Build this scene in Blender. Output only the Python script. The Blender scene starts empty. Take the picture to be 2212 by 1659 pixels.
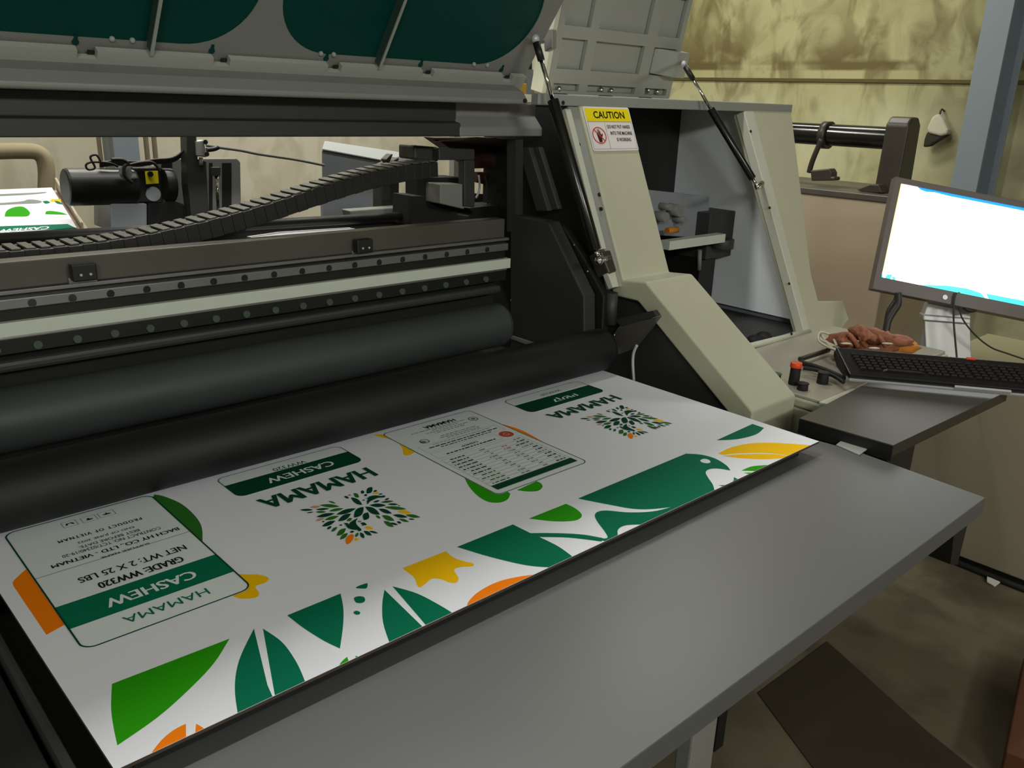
import bpy, bmesh, math, random
from mathutils import Vector, Matrix, Euler
random.seed(7)
S = bpy.context.scene
COL = S.collection

# ------------------------------------------------------------------ camera
W, H = 2212.0, 1659.0
FPX = 1835.3
CAM = Vector((0, 0, 1.65))
cam_d = bpy.data.cameras.new('camera'); cam = bpy.data.objects.new('camera', cam_d); COL.objects.link(cam)
cam_d.sensor_fit = 'HORIZONTAL'; cam_d.sensor_width = 36; cam_d.lens = 36 * FPX / W
cam_d.clip_start = .02; cam_d.clip_end = 60
RC = (Matrix.Rotation(math.radians(-43.205), 3, 'Z') @ Matrix.Rotation(math.radians(71.478), 3, 'X') @ Matrix.Rotation(math.radians(2.093), 3, 'Z'))
cam.location = CAM; cam.rotation_euler = RC.to_euler()
S.camera = cam

# survey helpers: a sight line read off the photograph, met with a real plane of the room
def ray(x, y): return RC @ Vector(((x - W/2)/FPX, -(y - H/2)/FPX, -1))
def aZ(x, y, z): d = ray(x, y); return CAM + d*((z - CAM.z)/d.z)
def aY(x, y, v): d = ray(x, y); return CAM + d*(v/d.y)
def aX(x, y, v): d = ray(x, y); return CAM + d*(v/d.x)
def aD(x, y, v): return CAM + ray(x, y)*v
def aP(x, y, p, n):
    d = ray(x, y); return CAM + d*((p - CAM).dot(n)/d.dot(n))

# ------------------------------------------------------------------ world, lights, exposure
wd = bpy.data.worlds.new('world'); S.world = wd; wd.use_nodes = True
wd.node_tree.nodes['Background'].inputs[0].default_value = (.75, .85, 1, 1)
wd.node_tree.nodes['Background'].inputs[1].default_value = .045
S.view_settings.view_transform = 'Standard'; S.view_settings.look = 'None'
S.view_settings.gamma = 1; S.view_settings.use_curve_mapping = False
S.view_settings.exposure = 0.0
def area(name, loc, tgt, sx, sy, power, col):
    l = bpy.data.lights.new(name, 'AREA'); l.shape = 'RECTANGLE'; l.size = sx; l.size_y = sy
    l.energy = power; l.color = col
    o = bpy.data.objects.new(name, l); COL.objects.link(o); o.location = loc
    o.rotation_euler = (Vector(tgt) - Vector(loc)).to_track_quat('-Z', 'Y').to_euler()
    return o
LAMPS = [ # position, length along x, width, power, colour, aim, where it hangs
    ((1.1, 1.97, 3.85), 2.6, .16, 44, (1, .99, .96), (1.1, 1.97, 0), 'right above the printing machine'),
    ((4.4, 3.2, 3.85), 1.6, .2, 42, (1, .98, .9), (4.6, 3.2, 0), 'near the stained right wall'),
    ((1.6, 3.9, 3.85), 1.6, .2, 75, (1, .97, .88), (1.6, 3.9, 0), 'behind the printing machine'),
    ((-2.0, -3.0, 3.1), 1.6, .3, 75, (.97, 1, .98), (1.3, 2, 1.3), 'low behind the photographer, left'),  # added fixture, stands in for unseen daylight from behind the camera
    ((1.4, -3.5, 3.1), 1.6, .3, 60, (1, .99, .94), (2.2, 2, 1.3), 'low behind the photographer, right'),  # second added fixture for the same unseen front light
]
for p, a, b, e, c, g, w in LAMPS:
    d = (Vector(g)-Vector(p)).normalized()*.09
    area('tube_light', Vector(p)+d, Vector(g), a, b, e, c)

# ------------------------------------------------------------------ materials
def s2l(c): 
    c = c/255.0
    return c/12.92 if c <= .04045 else ((c+.055)/1.055)**2.4
def rgb(r, g, b): return (s2l(r), s2l(g), s2l(b), 1)
def mat(name, col, rough=.5, metal=0, var=.08, scale=6, spec=.5, bump=0, stretch=(1,1,1), emit=None, es=0, alpha=1, rv=.08, bscale=None):
    m = bpy.data.materials.new(name); m.use_nodes = True
    nt = m.node_tree; N = nt.nodes; L = nt.links; b = N['Principled BSDF']
    b.inputs['Base Color'].default_value = col; b.inputs['Roughness'].default_value = rough
    b.inputs['Metallic'].default_value = metal; b.inputs['Specular IOR Level'].default_value = spec
    if emit:
        b.inputs['Emission Color'].default_value = emit; b.inputs['Emission Strength'].default_value = es
    if alpha < 1: b.inputs['Alpha'].default_value = alpha
    tc = N.new('ShaderNodeTexCoord'); mp = N.new('ShaderNodeMapping'); mp.inputs['Scale'].default_value = stretch
    L.new(tc.outputs['Object'], mp.inputs[0])
    nz = N.new('ShaderNodeTexNoise'); nz.inputs['Scale'].default_value = scale; nz.inputs['Detail'].default_value = 6
    L.new(mp.outputs[0], nz.inputs['Vector'])
    if var > 0:
        mx = N.new('ShaderNodeMix'); mx.data_type = 'RGBA'
        mx.inputs[6].default_value = tuple(c*(1-var) for c in col[:3]) + (1,)
        mx.inputs[7].default_value = tuple(min(1, c*(1+var)) for c in col[:3]) + (1,)
        L.new(nz.outputs['Fac'], mx.inputs[0]); L.new(mx.outputs[2], b.inputs['Base Color'])
    if rv > 0:
        mr = N.new('ShaderNodeMapRange'); mr.inputs['To Min'].default_value = max(.02, rough-rv); mr.inputs['To Max'].default_value = min(1, rough+rv)
        L.new(nz.outputs['Fac'], mr.inputs['Value']); L.new(mr.outputs[0], b.inputs['Roughness'])
    if bump > 0:
        n2 = N.new('ShaderNodeTexNoise'); n2.inputs['Scale'].default_value = bscale or scale*8; n2.inputs['Detail'].default_value = 5
        L.new(mp.outputs[0], n2.inputs['Vector'])
        bp = N.new('ShaderNodeBump'); bp.inputs['Strength'].default_value = bump; bp.inputs['Distance'].default_value = .01
        L.new(n2.outputs['Fac'], bp.inputs['Height']); L.new(bp.outputs[0], b.inputs['Normal'])
    return m

M = {}
M['cream'] = mat('cream_powder_coat', rgb(190,190,165), .45, var=.04, scale=30)
M['cream_lip'] = mat('pale_lip_paint', rgb(200,202,185), .5, var=.04)
M['grey'] = mat('grey_paint', rgb(126,127,121), .5, var=.08, scale=4)
M['lidgrey'] = mat('lid_inner_paint', rgb(150,152,145), .55, var=.05, scale=5)
M['lip'] = mat('hood_lip_paint', rgb(165,166,156), .5, var=.05)
M['blue_grey'] = mat('blue_grey_paint', rgb(138,144,148), .5, var=.08, scale=5)
M['dark'] = mat('dark_grey_coat', rgb(52,53,50), .5, var=.15, scale=8)
M['beam'] = mat('beam_coat', rgb(46,46,44), .5, var=.15, scale=5)
M['black'] = mat('black_metal', rgb(26,26,24), .45, var=.2, scale=10)
M['matte_black'] = mat('matte_black', rgb(18,18,17), .8, var=.2)
M['roller'] = mat('roller_rubber', rgb(11,12,12), .6, var=.25, scale=5, rv=.1)
M['roller2'] = mat('grey_roller_rubber', rgb(62,68,65), .55, var=.2, scale=5)
M['brass_plate'] = mat('brown_plate', rgb(92,88,80), .4, .3, var=.2, scale=4)
M['steel'] = mat('ground_steel', rgb(150,150,150), .3, .7, var=.1, scale=8)
M['dark_steel'] = mat('dark_oiled_steel', rgb(44,46,40), .35, .4, var=.2, scale=8)
M['chrome'] = mat('chrome', rgb(215,215,215), .12, 1, var=0, rv=0)
M['white_band'] = mat('pale_green_band', rgb(206,213,198), .5, var=.04, scale=20)
M['table'] = mat('brushed_table_steel', rgb(106,107,106), .42, .35, var=.07, scale=2.2, rv=.06)
M['side_table'] = mat('dark_brushed_steel', rgb(66,62,54), .42, .3, var=.12, scale=3, rv=.06)
M['desk'] = mat('desk_panel_steel', rgb(168,158,136), .32, .3, var=.12, scale=2.0, rv=.08)
M['desk_top'] = mat('desk_top_paint', rgb(165,158,125), .5, var=.06)
M['bolt'] = mat('bolt_plug', rgb(70,84,72), .5, var=.1)
M['chain'] = mat('cable_chain_plastic', rgb(29,29,26), .45, var=.1, scale=20)
M['chain_link'] = mat('cable_chain_bar', rgb(78,78,70), .45, var=.1, scale=20)
M['green_glass'] = mat('dark_green_acrylic', rgb(0,60,53), .5, var=.25, spec=.2, scale=3)
M['rib'] = mat('rib_paint', rgb(150,155,145), .5)
M['rib_dark'] = mat('rib_green', rgb(50,72,64), .5)
M['column'] = mat('blue_grey_column_paint', rgb(128,140,148), .55, var=.06, scale=3)
M['monitor'] = mat('monitor_bezel_plastic', rgb(92,84,78), .45, var=.06)
M['key'] = mat('keycap_plastic', rgb(34,31,31), .45, var=.25, scale=30)
M['keybase'] = mat('keyboard_case', rgb(22,20,20), .4, var=.1)
M['silver'] = mat('silver_plastic', rgb(190,192,192), .35, .2, var=.03)
M['stand'] = mat('monitor_stand_grey', rgb(178,178,174), .35, .2, var=.05)
M['cable'] = mat('black_cable', rgb(40,36,32), .5)
M['cloth'] = mat('brown_leather', rgb(150,92,62), .7, var=.3, scale=14, bump=.4)
M['tan'] = mat('orange_tan_leather', rgb(200,125,40), .7, var=.25, scale=20)
M['orange'] = mat('orange_button', rgb(235,80,30), .4, var=.05)
M['brownplate'] = mat('brown_grey_panel', rgb(178,162,138), .5, var=.06, scale=3)
M['tanframe'] = mat('tan_frame_paint', rgb(150,138,112), .8)  # tan tone of a shadow on the rear wall
M['rackdark'] = mat('rack_dark_metal', rgb(56,50,42), .4, var=.2, scale=6)
M['rubber'] = mat('black_rubber', rgb(20,20,18), .7)
M['matdark'] = mat('dark_floor_mat', rgb(56,48,32), .85, var=.35, scale=3)  # shade tone for the dark patch on the floor
M['kraft'] = mat('brown_board_edge', rgb(72,60,50), .8, var=.3, scale=80)
M['cardboard'] = mat('brown_box_card', rgb(92,52,24), .8, var=.2, scale=6)
M['bag_white'] = mat('white_bag_cloth', rgb(205,200,180), .8, var=.12, scale=20)
M['bag_dark'] = mat('dark_bag_cloth', rgb(50,45,36), .8)
M['yellow_box'] = mat('yellow_carton', rgb(200,160,50), .6)
M['yellow'] = mat('yellow_sticker', rgb(235,215,10), .5, var=.02, rv=0)
M['sign_white'] = mat('sign_white', rgb(228,222,218), .45, var=.02, rv=0)
M['ink_black'] = mat('black_ink', rgb(22,26,26), .4, var=0, rv=0, spec=.06)
M['ink_grey'] = mat('grey_ink', rgb(120,128,126), .4, var=0, rv=0)
M['ink_red'] = mat('red_ink', rgb(200,75,55), .4, var=0, rv=0)
M['ink_green'] = mat('dark_green_ink', rgb(0,110,80), .6, var=.05, rv=0, spec=.06)
M['ink_deep'] = mat('deep_green_ink', rgb(8,66,46), .6, var=.05, rv=0, spec=.06)
M['ink_leaf'] = mat('leaf_green_ink', rgb(44,158,8), .6, var=.04, rv=0, spec=.06)
M['ink_leaf_dark'] = mat('mid_green_ink', rgb(48,112,40), .6, var=.04, rv=0, spec=.06)
M['ink_orange'] = mat('orange_ink', rgb(250,130,8), .6, var=.03, rv=0, spec=.06)
M['ink_yellow'] = mat('yellow_ink', rgb(250,196,4), .6, var=.03, rv=0, spec=.06)
M['ink_tan'] = mat('tan_ink', rgb(205,160,125), .6, var=.03, rv=0, spec=.06)
M['paper'] = mat('coated_white_board', rgb(236,238,244), .4, var=.012, scale=3, rv=.03, spec=.3)
M['label_white'] = mat('label_white_print', rgb(228,236,234), .32, var=.01, rv=0)
M['icon_text'] = M['ink_black']

def wall_mat(name, base, low, stain, zsplit=None, warp=1.2):
    m = bpy.data.materials.new(name); m.use_nodes = True
    nt = m.node_tree; N = nt.nodes; L = nt.links; b = N['Principled BSDF']; b.inputs['Roughness'].default_value = .8
    tc = N.new('ShaderNodeTexCoord'); sep = N.new('ShaderNodeSeparateXYZ'); L.new(tc.outputs['Object'], sep.inputs[0])
    def noise(scale, detail=6, st=(1,1,1), dist=0):
        mp = N.new('ShaderNodeMapping'); mp.inputs['Scale'].default_value = st; L.new(tc.outputs['Object'], mp.inputs[0])
        n = N.new('ShaderNodeTexNoise'); n.inputs['Scale'].default_value = scale; n.inputs['Detail'].default_value = detail; n.inputs['Distortion'].default_value = dist
        L.new(mp.outputs[0], n.inputs['Vector']); return n.outputs['Fac']
    def mr(v, a, c, lo=0, hi=1):
        n = N.new('ShaderNodeMapRange'); n.inputs['From Min'].default_value = a; n.inputs['From Max'].default_value = c
        n.inputs['To Min'].default_value = lo; n.inputs['To Max'].default_value = hi; L.new(v, n.inputs['Value']); return n.outputs[0]
    def mul(a, c):
        n = N.new('ShaderNodeMath'); n.operation = 'MULTIPLY'; L.new(a, n.inputs[0])
        if isinstance(c, float): n.inputs[1].default_value = c
        else: L.new(c, n.inputs[1])
        return n.outputs[0]
    def mix(f, a, c):
        n = N.new('ShaderNodeMix'); n.data_type = 'RGBA'; L.new(f, n.inputs[0])
        for k, v in ((6, a), (7, c)):
            if isinstance(v, tuple): n.inputs[k].default_value = v
            else: L.new(v, n.inputs[k])
        return n.outputs[2]
    c = mix(mr(noise(1.3, 5), .35, .65), base, low)
    c = mix(mr(noise(5, 8, (1, 1, .5), warp), .48, .66, 0, .75), c, stain)
    if zsplit:
        # mould gathers above the ledge
        above = mr(sep.outputs['Z'], zsplit, zsplit+.02); fade = mr(sep.outputs['Z'], zsplit+.02, zsplit+.6, 1, 0)
        c = mix(mul(mul(above, fade), mr(noise(3.2, 9, (1, 1, .8), .8), .42, .6)), c, stain)
        c = mix(mul(mr(sep.outputs['Z'], zsplit-.10, zsplit-.35), mr(noise(2.3, 6), .3, .6, .1, .8)), c, rgb(212,210,172))
        band = mul(mr(sep.outputs['Z'], zsplit-.035, zsplit-.02), mr(sep.outputs['Z'], zsplit+.02, zsplit+.045, 1, 0))
        c = mix(mul(band, mr(noise(1.7, 5), .38, .5)), c, stain)
        right = mr(sep.outputs['Y'], 2.9, 1.6)
        c = mix(mul(right, mr(noise(2.1, 8), .35, .62, 0, .85)), c, tuple(x*.5 for x in stain[:3]) + (1,))
    L.new(c, b.inputs['Base Color'])
    bp = N.new('ShaderNodeBump'); bp.inputs['Strength'].default_value = .15; L.new(noise(14, 6), bp.inputs['Height']); L.new(bp.outputs[0], b.inputs['Normal'])
    return m
M['wall_right'] = wall_mat('stained_yellow_plaster', rgb(194,191,145), rgb(172,167,118), rgb(110,98,58), 1.95)
M['wall_back'] = wall_mat('cream_plaster', rgb(208,203,184), rgb(200,194,174), rgb(182,174,150))
M['floor'] = wall_mat('worn_concrete', rgb(116,108,86), rgb(94,86,65), rgb(78,70,52), None, .15)
M['ledge'] = mat('grimy_ledge', rgb(92,82,46), .85, var=.3, scale=4)  # dark tone carries the shadow line of the ledge
M['ceiling'] = mat('ceiling_sheet', rgb(150,150,140), .8)

# ------------------------------------------------------------------ mesh helpers
class MB:
    def __init__(s): s.bm = bmesh.new(); s.mi = 0; s.mats = []
    def use(s, m):
        if m not in s.mats: s.mats.append(m)
        s.mi = s.mats.index(m); return s
    def face(s, pts):
        vs = [s.bm.verts.new(p) for p in pts]
        f = s.bm.faces.new(vs); f.material_index = s.mi; return s
    def prism(s, pts, ext):
        ext = Vector(ext); n = len(pts)
        a = [s.bm.verts.new(Vector(p)) for p in pts]; b = [s.bm.verts.new(Vector(p)+ext) for p in pts]
        fs = [s.bm.faces.new(a[::-1]), s.bm.faces.new(b)]
        for i in range(n): fs.append(s.bm.faces.new((a[i], a[(i+1)%n], b[(i+1)%n], b[i])))
        for f in fs: f.material_index = s.mi
        bmesh.ops.recalc_face_normals(s.bm, faces=fs)
        return s
    def box(s, a, b):
        x0,y0,z0 = a; x1,y1,z1 = b
        return s.prism([(x0,y0,z0),(x1,y0,z0),(x1,y1,z0),(x0,y1,z0)], (0,0,z1-z0))
    def obox(s, c, u, v, w):   # centre and three half-axis vectors
        c, u, v, w = map(Vector, (c, u, v, w))
        return s.prism([c-u-v-w, c+u-v-w, c+u+v-w, c-u+v-w], w*2)
    def cone(s, p0, p1, r0, r1, n=20, caps=True):
        p0 = Vector(p0); p1 = Vector(p1); d = (p1-p0).normalized()
        u = d.orthogonal().normalized(); v = d.cross(u)
        a = []; b = []
        for i in range(n):
            t = 2*math.pi*i/n; k = u*math.cos(t)+v*math.sin(t)
            a.append(s.bm.verts.new(p0+k*r0)); b.append(s.bm.verts.new(p1+k*r1))
        fs = []
        for i in range(n):
            f = s.bm.faces.new((a[i], a[(i+1)%n], b[(i+1)%n], b[i])); f.smooth = True; fs.append(f)
        if caps: fs += [s.bm.faces.new(a[::-1]), s.bm.faces.new(b)]
        for f in fs: f.material_index = s.mi
        bmesh.ops.recalc_face_normals(s.bm, faces=fs)
        return s
    def cyl(s, p0, p1, r, n=20): return s.cone(p0, p1, r, r, n)
    def rcyl(s, p0, p1, r, bev=.008, n=40):   # roller with rounded shoulders
        p0 = Vector(p0); p1 = Vector(p1); d = (p1-p0).normalized()
        st = [(0, r-bev), (bev*.3, r-bev*.3), (bev, r)]
        prof = [(p0+d*a, b) for a, b in st] + [(p1-d*a, b) for a, b in st[::-1]]
        for (q0, r0), (q1, r1) in zip(prof, prof[1:]): s.cone(q0, q1, r0, r1, n, False)
        for q, sg in ((p0, -1), (p1, 1)):
            u = d.orthogonal().normalized(); v = d.cross(u)
            s.face([q+(u*math.cos(2*math.pi*i/n)+v*sg*math.sin(2*math.pi*i/n))*(r-bev) for i in range(n)])
        return s
    def ball(s, c, r, sc=(1,1,1), seg=14):
        res = bmesh.ops.create_uvsphere(s.bm, u_segments=seg, v_segments=seg//2+1, radius=r, matrix=Matrix.Translation(Vector(c)) @ Matrix.Diagonal((*sc, 1)))
        for v in res['verts']:
            for f in v.link_faces: f.smooth = True; f.material_index = s.mi
        return s
    def tube(s, pts, r, n=8, smooth=6):
        P = [Vector(p) for p in pts]
        if smooth > 1 and len(P) > 2:
            Q = []
            for i in range(len(P)-1):
                p0 = P[max(i-1,0)]; p1 = P[i]; p2 = P[i+1]; p3 = P[min(i+2,len(P)-1)]
                for k in range(smooth):
                    t = k/smooth
                    Q.append(.5*((2*p1)+(p2-p0)*t+(2*p0-5*p1+4*p2-p3)*t*t+(3*p1-p0-3*p2+p3)*t**3))
            Q.append(P[-1]); P = Q
        rings = []; up = None
        for i, p in enumerate(P):
            d = (P[min(i+1,len(P)-1)]-P[max(i-1,0)]).normalized()
            if up is None: up = d.orthogonal().normalized()
            up = (up - d*up.dot(d)).normalized(); v = d.cross(up)
            rings.append([s.bm.verts.new(p+(up*math.cos(2*math.pi*k/n)+v*math.sin(2*math.pi*k/n))*r) for k in range(n)])
        for a, b in zip(rings, rings[1:]):
            for k in range(n):
                f = s.bm.faces.new((a[k], a[(k+1)%n], b[(k+1)%n], b[k])); f.smooth = True; f.material_index = s.mi
        for rr in (rings[0][::-1], rings[-1]): f = s.bm.faces.new(rr); f.material_index = s.mi
        return s
    def build(s, name, m=None, parent=None, bevel=0, seg=2):
        me = bpy.data.meshes.new(name); s.bm.to_mesh(me); s.bm.free()
        if m is not None and not s.mats: me.materials.append(m)
        for k in s.mats: me.materials.append(k)
        o = bpy.data.objects.new(name, me); COL.objects.link(o)
        if bevel:
            b = o.modifiers.new('bevel', 'BEVEL'); b.width = bevel; b.segments = seg; b.limit_method = 'ANGLE'; b.angle_limit = math.radians(35)
        if parent:
            o.parent = parent; ROOTFIX.append((o, parent))
        return o
ROOTFIX = []
def unshift():   # meshes were built in world coordinates; give children a matching inverse
    bpy.context.view_layer.update()
    for o, p in ROOTFIX: o.matrix_parent_inverse = p.matrix_basis.inverted()
def tag(o, label=None, cat=None, group=None, kind=None):
    if label: o['label'] = label
    if cat: o['category'] = cat
    if group: o['group'] = group
    if kind: o['kind'] = kind
    return o
def thing(name, loc, label, cat, group=None):
    o = bpy.data.objects.new(name, None); COL.objects.link(o); o.location = loc; o.empty_display_size = .05
    return tag(o, label, cat, group)
def recenter(o, loc):   # move a mesh's origin to a place on the thing
    loc = Vector(loc); o.data.transform(Matrix.Translation(-loc)); o.location = loc
    return o
def spline(pts, n=5):
    # closed outline; a point with a third entry is a sharp corner
    out = []; N_ = len(pts); C = [len(p) > 2 for p in pts]; P = [Vector((p[0], p[1])) for p in pts]
    for i in range(N_):
        p1 = P[i]; p2 = P[(i+1)%N_]
        p0 = P[i-1] if not C[i] else p1; p3 = P[(i+2)%N_] if not C[(i+1)%N_] else p2
        if C[i] and C[(i+1)%N_]: out.append(p1); continue
        for k in range(n):
            t = k/n
            out.append(.5*((2*p1)+(p2-p0)*t+(2*p0-5*p1+4*p2-p3)*t*t+(3*p1-p0-3*p2+p3)*t**3))
    return out
FONT_CACHE = {}
def text_mesh(txt, bold=0.0, space=1.0):
    key = (txt, bold, space)
    if key not in FONT_CACHE:
        c = bpy.data.curves.new('lettering', 'FONT'); c.body = txt; c.size = 1; c.offset = bold; c.space_character = space; c.resolution_u = 3
        o = bpy.data.objects.new('lettering', c); COL.objects.link(o)
        bpy.context.view_layer.update()
        dg = bpy.context.evaluated_depsgraph_get(); me = bpy.data.meshes.new_from_object(o.evaluated_get(dg))
        vs = [v.co.copy() for v in me.vertices]; fs = [tuple(p.vertices) for p in me.polygons]
        bpy.data.objects.remove(o); bpy.data.meshes.remove(me); bpy.data.curves.remove(c)
        x0 = min(v.x for v in vs); x1 = max(v.x for v in vs); y0 = min(v.y for v in vs); y1 = max(v.y for v in vs)
        FONT_CACHE[key] = ([((v.x-x0)/(x1-x0), (v.y-y0)/(y1-y0)) for v in vs], fs)
    return FONT_CACHE[key]
def put_text(mb, txt, o, u, v, bold=0.0, space=1.0):
    """o = baseline start, u = vector along the whole line, v = vector up the letters"""
    o, u, v = Vector(o), Vector(u), Vector(v)
    vs, fs = text_mesh(txt, bold, space)
    V = [mb.bm.verts.new(o+u*a+v*b) for a, b in vs]
    for f in fs:
        try: g = mb.bm.faces.new([V[i] for i in f]); g.material_index = mb.mi
        except ValueError: pass
# ------------------------------------------------------------------ the hall
def struct(o): return tag(o, kind='structure')
struct(MB().box((-3,-4,-.1),(6,5,0)).build('floor', M['floor']))
struct(MB().box((-3,-4,4.2),(6,5,4.3)).build('ceiling', M['ceiling']))
struct(MB().box((6,-4,-.1),(6.15,5.15,4.3)).build('wall_right', M['wall_right']))
struct(MB().box((-3,5,-.1),(6,5.15,4.3)).build('wall_back', M['wall_back']))
struct(MB().box((-3.15,-4,-.1),(-3,5.15,4.3)).build('wall_left', M['wall_back']))
struct(MB().box((-3.15,-4.15,-.1),(6.15,-4,4.3)).build('wall_front', M['wall_back']))
# concrete ledge that runs along the right wall, shadow line painted dark
struct(MB().prism([(6.01,-4,1.868),(5.988,-4,1.866),(5.986,-4,1.842),(6.01,-4,1.838)], (0,9,0)).build('trim_1', M['ledge'], bevel=.003))
for p, a, b, e, c, g, w in LAMPS:
    t = thing('tube_lamp', p, 'white ceiling tube lamp hanging '+w, 'lamp', 'tube lamps under the ceiling')
    MB().box((p[0]-a/2-.05,p[1]-.06,p[2]),(p[0]+a/2+.05,p[1]+.06,p[2]+.06)).build('housing', M['cream'], t, .008)
    MB().cyl((p[0]-a/2,p[1],p[2]-.025),(p[0]+a/2,p[1],p[2]-.025),.018).build('tube', mat('tube_glow', (1,1,1,1), .4, var=0, rv=0, emit=(1,.98,.9,1), es=8), t)
    for s in (-1,1): MB().cyl((p[0]+s*a*.35,p[1],p[2]+.055),(p[0]+s*a*.35,p[1],4.2),.006).build('rod', M['grey'], t)

# steel column near the right wall
cl = thing('steel_column', (5.75,2.2,0), 'tall blue-grey steel column beside the stained yellow wall, behind the monitor', 'column')
y0 = aX(2125,60,5.7).y; y1 = aX(2186,60,5.7).y; yw = y1-.10
MB().box((5.66,y1,0),(5.68,y0,4.2)).build('flange', M['column'], cl, .003)
MB().box((5.68,(y0+y1)/2-.012,0),(5.86,(y0+y1)/2+.012,4.2)).build('web', M['column'], cl)
MB().box((5.86,y1-.035,0),(5.88,y0,4.2)).build('flange', M['column'], cl, .003)
MB().box((5.60,y1-.05,0),(5.94,y0+.05,.02)).build('base_plate', M['column'], cl)

# bag hanging on the wall
bg = thing('hanging_bag', aX(2033,300,5.93), 'small white cloth bag with a dark bottom hanging from a hook on the stained wall', 'bag')
c = aX(2033,278,5.93); b = MB().use(M['bag_white'])
prof = [(2036,245),(2046,258),(2056,280),(2056,290),(2040,294),(2014,288),(2010,278),(2022,252)]
P3 = [aX(x,y,5.96) for x,y in prof]; b.prism(P3, (-.07,0,0)); b.build('cloth', None, bg, .02, 3)
b = MB(); P3 = [aX(x,y,5.965) for x,y in [(2010,284),(2030,292),(2057,290),(2040,300),(2015,316),(2001,318),(2004,300)]]; b.prism(P3, (-.06,0,0)); b.build('dark_bottom', M['bag_dark'], bg, .012, 2)
p = aX(2036,240,5.97); MB().tube([p+Vector((.03,0,.0)), p+Vector((-.02,0,.01)), p+Vector((-.03,0,-.02)), p+Vector((-.01,0,-.05))],.006).build('hook', M['rackdark'], bg)

# ------------------------------------------------------------------ unwinder rack and its brown-grey cabinet, right rear
rk = thing('roll_rack', (4.25,2.0,0), 'brown-grey cabinet behind the printer carrying a glossy black roll shaft between dark brackets', 'rack')
MB().box((4.0,1.72,0),(4.6,2.55,1.255)).build('cabinet', M['brownplate'], rk, .006)
MB().box((3.99,1.71,1.255),(4.62,2.56,1.285)).build('top_plate', M['brass_plate'], rk, .004)
a = aX(1735,289,4.25); b_ = aX(1925,302,4.25)
MB().rcyl((4.25,2.62,a.z+.002),(4.25,1.91,a.z+.002),.053,.004).build('shaft', mat('glossy_black_roll', rgb(22,21,18), .18, var=0), rk)
MB().prism([(4.17,1.915,1.285),(4.33,1.915,1.285),(4.32,1.915,1.60),(4.285,1.915,1.635),(4.215,1.915,1.635),(4.18,1.915,1.60)], (0,-.11,0)).build('end_bracket', M['rackdark'], rk, .012, 3)
MB().prism([(4.17,2.62,1.285),(4.33,2.62,1.285),(4.32,2.62,1.60),(4.18,2.62,1.60)], (0,.06,0)).build('end_bracket', M['rackdark'], rk, .012)
ck = MB().cyl((4.25,2.262,a.z),(4.25,2.225,a.z),.068)
q0 = aX(1775,300,4.19); q1 = aX(1756,345,4.19); q2 = aX(1748,372,4.2)
ck.tube([q0,q1,q2],.014); ck.build('clamp_arm', M['rackdark'], rk)
MB().prism([aX(x,y,4.1) for x,y in [(1750,368),(1792,364),(1797,374),(1796,382),(1803,382),(1803,390),(1752,391)]], (.06,0,0)).build('clamp_block', M['rackdark'], rk, .006)
MB().prism([aX(x,y,4.08) for x,y in [(1850,410),(1880,398),(1898,399),(1906,417),(1870,416)]], (.07,0,0)).build('rest_shoe', M['rackdark'], rk, .004)

# ------------------------------------------------------------------ the printing machine
pm = thing('printing_machine', (1.0,1.9,0), 'large wide grey and cream board printing machine with raised green-windowed hood and open side lid', 'printer')
YF = 1.90
def zL(y): return aY(0, y, YF).z
XE = 1.745
MB().box((-.9,YF+.004,zL(629)),(1.735,YF+.05,zL(568))).build('rail_cover', M['brass_plate'], pm, .003)
b = MB(); b.box((-.9,YF-.006,zL(638)),(XE,YF+.05,zL(629.5)))
b.build('cover_lip', M['steel'], pm, .001)
up = MB().box((-.9,YF-.004,zL(671)),(XE,YF+.05,zL(648))).build('upper_guide_rail', M['steel'], pm, .002)
MB().box((-.9,YF+.010,zL(700)),(XE,YF+.06,zL(640))).build('rail_bed', M['dark_steel'], pm)
MB().box((-.9,YF-.006,zL(729.5)),(aY(1100,570,YF).x,YF+.05,zL(698.5))).build('scale_band', M['white_band'], pm, .001)
lo = MB().box((-.9,YF+.002,zL(770)),(XE,YF+.05,zL(735))).build('lower_guide_rail', M['dark_steel'], pm, .002)
MB().box((-.9,YF-.001,zL(736)),(XE,YF+.05,zL(731))).build('rail_edge', M['steel'], pm, .001)
bolt0 = None
for z_, par in ((1.2235, up), (1.1345, lo)):
    for k in range(-1, 18):
        X_ = .4345+.0766*k
        if X_ > 1.735: continue
        if bolt0 is None:
            bolt0 = MB().cyl((0,-.004,0),(0,.006,0),.0085,14).build('rail_bolt', M['bolt'])
            o = bolt0
        else:
            o = bolt0.copy(); COL.objects.link(o)
        o.location = (X_, YF, z_); o.parent = par; ROOTFIX.append((o, par))
for px, py in ((180,587),(784,531)):
    q = aY(px, py, YF-.012)
    k = MB().obox(q, (.024,0,0), (0,.012,0), (0,0,.018)).build('clamp_block', M['black'], pm, .003)
    for s in (-.009,.010): MB().ball(q+Vector((s,-.014,-.004)), .0032).build('screw', M['silver'], k)
    MB().box((q.x-.028,YF-.004,zL(629.5)),(q.x+.028,YF+.006,q.z-.012)).build('clamp_foot', M['steel'], pm, .001)
MB().box((-.9,1.93,1.02),(1.72,2.35,zL(770))).build('inner_bed', M['matte_black'], pm)
MB().box((-.9,YF-.03,zL(800)),(1.70,YF+.02,zL(776))).build('wiper_bar', M['dark'], pm, .008)
MB().rcyl((-.9,1.905,.984),(1.735,1.905,.984),.068,.02).build('pressure_roller', M['roller2'], pm)
MB().rcyl((-.9,1.575,.963),(1.848,1.575,.963),.062,.018,56).build('feed_roller', M['roller'], pm)
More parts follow.
